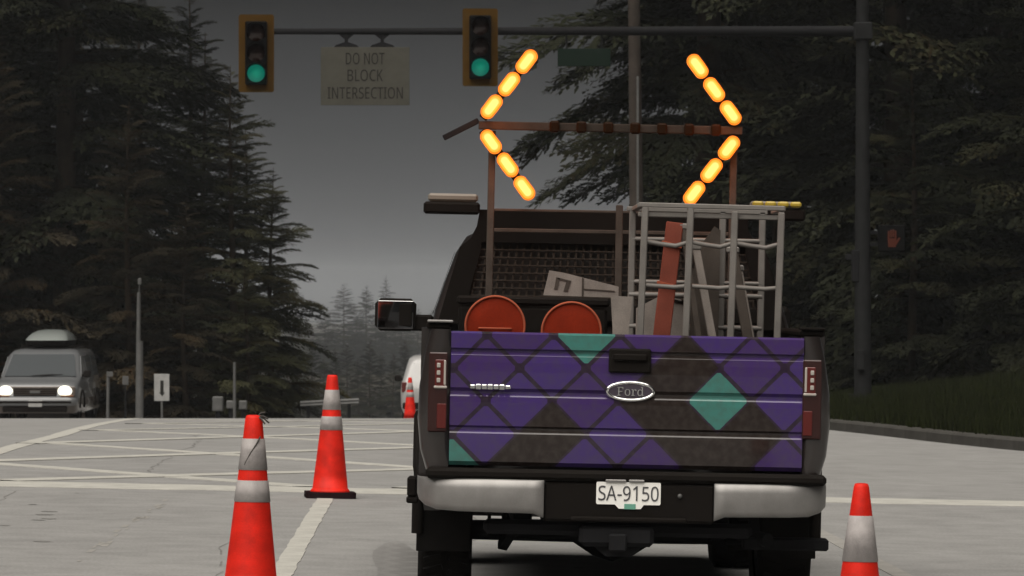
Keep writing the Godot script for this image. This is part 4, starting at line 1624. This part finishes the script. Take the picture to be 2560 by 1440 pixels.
		tube(st, hd, 0.005, 6)
		part("handle", st, M.tub_rim, t)
		st = new_st()
		box(st, Vector3(q[0], (0.82 + q[1] - 0.148) * 0.5, -0.69), Vector3(0.26, q[1] - 0.148 - 0.82, 0.34), 0.01)
		var cr := carried("storage_crate", "black crate under the tub at the truck's left side" if q[0] < -0.4 else "black crate under the tub beside the white post", "crate", "crates under the tubs")
		part("crate_body", st, M.black_plastic, cr)
		st = new_st()
		box(st, Vector3(q[0], q[1] - 0.16, -0.69), Vector3(0.275, 0.02, 0.355), 0.005)
		part("crate_rim", st, M.black_plastic, cr)
	t = carried("printed_sign", "white sign board with dark print lying on the tool chest", "sign")
	st = new_st()
	prism(st, [Vector2(-0.38, 1.556), Vector2(0.0, 1.551), Vector2(0.0, 1.607), Vector2(-0.28, 1.672), Vector2(-0.352, 1.682)], -1.05, -1.035)
	part("panel", st, M.board, t)
	st = new_st()
	var tilt := Transform3D(Basis(), Vector3(0, 0, 0))
	prism(st, [Vector2(-0.326, 1.588), Vector2(-0.308, 1.588), Vector2(-0.298, 1.645), Vector2(-0.316, 1.647)], -1.035, -1.031)
	prism(st, [Vector2(-0.316, 1.647), Vector2(-0.298, 1.645), Vector2(-0.262, 1.636), Vector2(-0.262, 1.627), Vector2(-0.302, 1.636)], -1.035, -1.031)
	prism(st, [Vector2(-0.278, 1.578), Vector2(-0.256, 1.578), Vector2(-0.240, 1.632), Vector2(-0.262, 1.636)], -1.035, -1.031)
	prism(st, [Vector2(-0.186, 1.555), Vector2(-0.177, 1.555), Vector2(-0.177, 1.646), Vector2(-0.186, 1.648)], -1.035, -1.031)
	prism(st, [Vector2(-0.177, 1.594), Vector2(-0.02, 1.586), Vector2(-0.02, 1.580), Vector2(-0.177, 1.588)], -1.035, -1.031)
	part("print", st, M.dull_board, t)
	t = carried("white_post", "white flat post standing upright between tub and rack", "post")
	st = new_st()
	prism(st, [Vector2(-0.045, 0.825), Vector2(0.03, 0.825), Vector2(0.03, 1.40), Vector2(0.045, 1.555), Vector2(-0.062, 1.56), Vector2(-0.05, 1.40)], -0.45, -0.42)
	part("post", st, M.board, t)


# ---------------------------------------------------------------- other traffic
func pane(st: SurfaceTool, a: Vector3, b: Vector3, c: Vector3, d: Vector3, out: Vector3) -> void:
	# a window pane 12 mm thick standing proud of the body
	var o := out.normalized() * 0.012
	face(st, [a + o, b + o, c + o, d + o], out)
	var q := [a, b, c, d]
	var m := (a + b + c + d) * 0.25
	for i in 4:
		var p: Vector3 = q[i]
		var r: Vector3 = q[(i + 1) % 4]
		face(st, [p, r, r + o, p + o], (p + r) * 0.5 - m)


func van(called: String, label: String, at: Vector3, turn: float, h: float, upper: Material, lower: Material, lit: bool) -> Node3D:
	var t := thing(called, label, "van", at)
	t.rotation.y = turn
	var k := h / 1.86
	var st := new_st(true)
	shell(st, [[0.62 * k, 0.985, 2.36, -2.32, 0.22], [0.78 * k, 0.985, 2.34, -2.32, 0.22], [0.97 * k, 0.975, 2.24, -2.32, 0.24], [1.05 * k, 0.962, 1.98, -2.31, 0.26], [1.13 * k, 0.945, 1.45, -2.30, 0.2], [1.40 * k, 0.90, 1.12, -2.27, 0.2], [1.70 * k, 0.835, 0.76, -2.22, 0.2], [1.80 * k, 0.76, 0.55, -2.14, 0.22], [1.85 * k, 0.62, 0.3, -2.0, 0.24], [1.86 * k, 0.3, 0.0, -1.6, 0.2]], 6)
	part("body", st, upper, t)
	st = new_st(true)
	shell(st, [[0.24, 0.90, 2.28, -2.26, 0.2], [0.32, 0.965, 2.35, -2.31, 0.22], [0.50, 0.985, 2.365, -2.325, 0.22], [0.625 * k, 0.987, 2.362, -2.322, 0.22]], 6)
	part("lower_body", st, lower, t)
	st = new_st()
	pane(st, Vector3(-0.84, 1.16 * k, 1.43), Vector3(0.84, 1.16 * k, 1.43), Vector3(0.72, 1.70 * k, 0.775), Vector3(-0.72, 1.70 * k, 0.775), Vector3(0, 0.66, 0.54))
	part("windshield", st, M.window, t)
	st = new_st()
	for s in [-1.0, 1.0]:
		bar(st, Vector3(s * 0.1 - 0.1, 1.18 * k, 1.45), Vector3(s * 0.1 + 0.42, 1.215 * k, 1.41), 0.016, 0.012)
	part("wiper", st, M.black_plastic, t)
	for s in [-1.0, 1.0]:
		for w in [[1.25, 0.15, 0.86], [0.05, -1.0, 0.0], [-1.1, -2.0, -1.1]]:
			st = new_st()
			var f: float = w[0]
			var u: float = 0.70 if w[2] > 0.5 else f
			var r: float = w[1]
			pane(st, Vector3(s * 0.932, 1.16 * k, f), Vector3(s * 0.932, 1.16 * k, r), Vector3(s * 0.845, 1.66 * k, r), Vector3(s * 0.845, 1.66 * k, u), Vector3(s, 0.17, 0))
			part("side_window", st, M.window, t)
		st = new_st()
		box(st, Vector3(s * 1.06, 1.22 * k, 1.12), Vector3(0.17, 0.16, 0.1), 0.03)
		bar(st, Vector3(s * 0.93, 1.17 * k, 1.14), Vector3(s * 1.02, 1.2 * k, 1.13), 0.05, 0.05)
		part("door_mirror", st, M.black_plastic, t)
		for z in [1.45, -1.45]:
			wheel(t, s * 0.83, z, 0.345, 0.22, s)
		st = new_st()
		st = new_st(true)
		lathe(st, [[0.15, 0.0], [0.14, 0.03], [0.09, 0.05], [0.0, 0.058]], 24, Transform3D(Basis(Vector3.RIGHT, PI * 0.5).scaled_local(Vector3(1.15, 1, 0.85)), Vector3(s * 0.69, 0.81 * k, 2.32)))
		var hl := part("headlight", st, M.headlight if lit else M.clear_lens, t)
		st = new_st()
		box(st, Vector3(s * 0.74, 0.69 * k, 2.34), Vector3(0.30, 0.045, 0.05), 0.012)
		part("turn_lamp", st, mat(Color(0.16, 0.055, 0.015), 0.3), hl)
		if lit:
			var l := SpotLight3D.new()
			l.name = "headlight_beam"
			l.light_color = Color(1.0, 0.95, 0.8)
			l.light_energy = 0.6
			l.light_size = 0.08
			l.spot_angle = 22.0
			l.spot_range = 120.0
			l.spot_attenuation = 2.0
			l.shadow_enabled = true
			t.add_child(l, true)
			l.position = Vector3(s * 0.69, 0.80 * k, 2.42)
			l.rotation = Vector3(-0.05, PI, 0)
	st = new_st()
	box(st, Vector3(0, 0.78 * k, 2.335), Vector3(1.02, 0.19, 0.05), 0.015)
	var gr := part("grille", st, M.black_plastic, t)
	for i in 3:
		st = new_st()
		box(st, Vector3(0, (0.73 + i * 0.05) * k, 2.364), Vector3(0.98, 0.016, 0.012), 0.003)
		part("grille_bar", st, M.dull_board, gr)
	st = new_st()
	box(st, Vector3(0, 0.79 * k, 2.372), Vector3(0.24, 0.06, 0.012), 0.008)
	part("grille_badge", st, M.galv, gr)
	st = new_st(true)
	shell(st, [[0.42, 0.90, 2.46, 2.0, 0.16], [0.45, 0.99, 2.49, 2.0, 0.2], [0.58, 0.995, 2.49, 2.0, 0.2], [0.61, 0.93, 2.46, 2.0, 0.18]], 6)
	var b := part("front_bumper", st, upper, t)
	st = new_st()
	box(st, Vector3(0.02, 0.47, 2.495), Vector3(0.32, 0.15, 0.012), 0.006)
	part("license_plate", st, M.white_sign, b)
	st = new_st()
	box(st, Vector3(0, 0.505, 2.497), Vector3(1.72, 0.05, 0.016), 0.006)
	part("bumper_strip", st, M.black_plastic, b)
	st = new_st()
	box(st, Vector3(0, 0.34, 2.40), Vector3(1.5, 0.13, 0.1), 0.02)
	part("air_dam", st, M.black_plastic, t)
	st = new_st()
	box(st, Vector3(0, 0.80 * k, 2.305), Vector3(1.86, 0.24, 0.05), 0.03)
	part("front_cladding", st, lower, t)
	for s in [-1.0, 1.0]:
		for z in [0.10, 1.24, -1.05]:
			st = new_st()
			bar(st, Vector3(s * 0.982, 0.66 * k, z), Vector3(s * 0.944, 1.14 * k, z), 0.012, 0.01, 0.002)
			part("door_seam", st, M.black_plastic, t)
		st = new_st()
		box(st, Vector3(s * 0.975, 0.92 * k, -0.02), Vector3(0.03, 0.03, 0.14), 0.008)
		part("door_handle", st, M.black_plastic, t)
		for z in [1.45, -1.45]:
			st = new_st(true)
			var arc := []
			for i in 11:
				var a := PI * i / 10
				arc.append(Vector3(s * 0.985, 0.36 + 0.40 * sin(a), z + 0.40 * cos(a)))
			tube(st, arc, 0.03, 6)
			part("wheel_arch", st, M.black_plastic, t)
		st = new_st()
		bar(st, Vector3(s * 0.66, 1.875 * k, 0.1), Vector3(s * 0.66, 1.875 * k, -1.9), 0.03, 0.03, 0.006)
		part("roof_rail", st, M.black_plastic, t)
	return t


func build_traffic() -> void:
	var d := 111.0
	var p := Vector3(-8.98, gy(-8.98, d) + 0.02, -d - 2.0)
	van("van", "silver van with lit headlights and a roof box", p, -0.05, 1.74, M.van_silver, M.van_lower, true)
	var c := thing("roof_cargo_box", "pale rounded cargo box strapped on the silver van", "cargo box", p)
	c.rotation.y = -0.05
	var st := new_st(true)
	shell(st, [[1.80, 0.46, 0.35, -1.45, 0.2], [1.84, 0.50, 0.45, -1.5, 0.22], [1.92, 0.50, 0.48, -1.52, 0.22]], 6)
	part("base", st, M.black_plastic, c)
	st = new_st(true)
	shell(st, [[1.92, 0.51, 0.5, -1.54, 0.24], [1.98, 0.49, 0.40, -1.52, 0.26], [2.08, 0.42, 0.1, -1.46, 0.26], [2.15, 0.32, -0.25, -1.36, 0.24], [2.175, 0.18, -0.5, -1.2, 0.16]], 6)
	part("lid", st, M.box_lid, c)
	for z in [0.1, -1.1]:
		st = new_st()
		bar(st, Vector3(-0.62, 1.78, z), Vector3(0.62, 1.78, z), 0.05, 0.04, 0.008, Vector3.UP)
		for s in [-1.0, 1.0]:
			bar(st, Vector3(s * 0.6, 1.70, z), Vector3(s * 0.6, 1.79, z), 0.05, 0.05, 0.008)
		part("cross_bar", st, M.black_plastic, c)
	var e := 121.0
	van("van", "white van half hidden behind the silver van", Vector3(-9.42, gy(-9.42, e) + 0.02, -e - 2.0), -0.03, 1.98, M.van_white, M.dull_board, false)
	# white utility vehicle driving away, mostly hidden by the pickup
	var f := 118.0
	var t := thing("utility_vehicle", "white vehicle ahead almost hidden by the pickup truck", "car", Vector3(0.29, gy(0.29, f) + 0.02, -f - 2.2))
	st = new_st(true)
	shell(st, [[0.34, 0.88, 2.2, -2.3, 0.18], [0.5, 0.94, 2.26, -2.35, 0.2], [0.85, 0.95, 2.24, -2.3, 0.2], [1.08, 0.93, 2.2, -2.1, 0.2], [1.15, 0.9, 2.16, -1.2, 0.2], [1.5, 0.8, 2.0, -0.85, 0.22], [1.68, 0.74, 1.88, -0.6, 0.24], [1.76, 0.62, 1.7, -0.4, 0.25], [1.78, 0.3, 1.4, 0.0, 0.2]], 6)
	part("body", st, M.van_white, t)
	st = new_st()
	pane(st, Vector3(-0.70, 1.16, 2.12), Vector3(0.70, 1.16, 2.12), Vector3(0.62, 1.56, 1.94), Vector3(-0.62, 1.56, 1.94), Vector3(0, 0.4, 1))
	part("rear_window", st, M.window, t)
	for s in [-1.0, 1.0]:
		st = new_st()
		pane(st, Vector3(s * 0.885, 1.16, 1.8), Vector3(s * 0.885, 1.16, -0.9), Vector3(s * 0.79, 1.56, -0.6), Vector3(s * 0.79, 1.56, 1.7), Vector3(s, 0.25, 0))
		part("side_window", st, M.window, t)
		st = new_st()
		box(st, Vector3(s * 0.86, 0.98, 2.16), Vector3(0.12, 0.26, 0.1), 0.02)
		part("tail_lamp", st, M.red_lens, t)
		st = new_st()
		box(st, Vector3(s * 1.03, 1.16, -0.75), Vector3(0.18, 0.15, 0.1), 0.03)
		bar(st, Vector3(s * 0.88, 1.12, -0.75), Vector3(s * 1.0, 1.14, -0.75), 0.05, 0.05)
		part("door_mirror", st, M.black_plastic, t)
		for z in [1.4, -1.4]:
			wheel(t, s * 0.8, z, 0.36, 0.23, s)
	st = new_st()
	box(st, Vector3(0, 0.52, 2.27), Vector3(1.8, 0.16, 0.08), 0.03)
	part("rear_bumper", st, M.black_plastic, t)


# ---------------------------------------------------------------- cones
func cone_ring(y: float, h: float, top: float, foot: float) -> float:
	# radius of the cone's wall at the height y
	return lerpf(foot, top, (y - 0.045) / (h - 0.045))


func cone(label: String, x: float, d: float, turn: float, h := 0.94, top := 0.0395, foot := 0.139, bands := [[0.675, 0.828], [0.52, 0.625]]) -> Node3D:
	var t := thing("traffic_cone", label, "traffic cone", Vector3(x, gy(x, d), -d), "orange traffic cones")
	t.rotation = Vector3(0, turn, -0.02 if d < 50 else 0.0)
	var st := new_st()
	var o := []
	var side := foot + 0.021
	for c in [[-1, -1], [1, -1], [1, 1], [-1, 1]]:
		for k in 3:
			var a: float = PI * 0.5 * k / 2.0
			if c[0] * c[1] < 0:
				a = PI * 0.5 - a
			o.append(Vector2(c[0] * (side + 0.03 * cos(a)), c[1] * (side + 0.03 * sin(a))))
	prism(st, o, 0.0, 0.045, Transform3D(Basis(Vector3.RIGHT, -PI * 0.5), Vector3(0, 0.002, 0)))
	part("base", st, M.cone_base, t)
	st = new_st(true)
	var prof := [[0.0, 0.05], [foot + 0.016, 0.046], [foot + 0.011, 0.058], [cone_ring(0.075, h, top, foot), 0.075]]
	for k in 9:
		var y := lerpf(0.075, h - 0.015, k / 8.0)
		prof.append([cone_ring(y, h, top, foot) + rng.randf_range(-0.0008, 0.0008), y])
	prof.append([top - 0.0035, h])
	prof.append([top - 0.0155, h + 0.003])
	prof.append([top - 0.0195, h - 0.01])
	prof.append([0.0, h - 0.04])
	lathe(st, prof, 36)
	part("body", st, M.orange, t)
	for b in bands:
		var lo := cone_ring(b[0], h, top, foot)
		var hi := cone_ring(b[1], h, top, foot)
		st = new_st(true)
		lathe(st, [[lo, b[0]], [lo + 0.003, b[0] + 0.002], [hi + 0.003, b[1] - 0.002], [hi, b[1]]], 36)
		part("reflective_collar", st, M.collar, t)
	return t


func build_cones() -> void:
	var a := cone("orange traffic cone with a dark cord across its upper collar", -0.862, 23.2, 0.25)
	var st := new_st(true)
	tube(st, [Vector3(0.022, 0.84, 0.058), Vector3(0.0, 0.80, 0.06), Vector3(-0.03, 0.75, 0.055), Vector3(-0.052, 0.70, 0.044)], 0.0035, 6)
	part("cord", st, M.twig, a)
	st = new_st(true)
	for k in [[0.05, 0.955, 0.0], [0.062, 0.925, 0.01], [0.045, 0.90, 0.02], [0.07, 0.905, 0.0]]:
		tube(st, [Vector3(0.012, 0.935, 0.02), Vector3(k[0] * 0.6, (0.94 + k[1]) * 0.5 + 0.006, 0.025 + k[2]), Vector3(k[0], k[1], 0.03 + k[2])], 0.0045, 6)
	part("knotted_tie", st, M.twig, a)
	cone("orange traffic cone standing at the stop line on the white lane line", -0.745, 36.5, 0.08)
	cone("short slim orange cone with one wide collar beside the pickup", 1.813, 20.0, 0.4, 0.78, 0.031, 0.127, [[0.453, 0.646]])
	cone("orange traffic cone in front of the white vehicle ahead", -0.37, 103.0, 0.2)
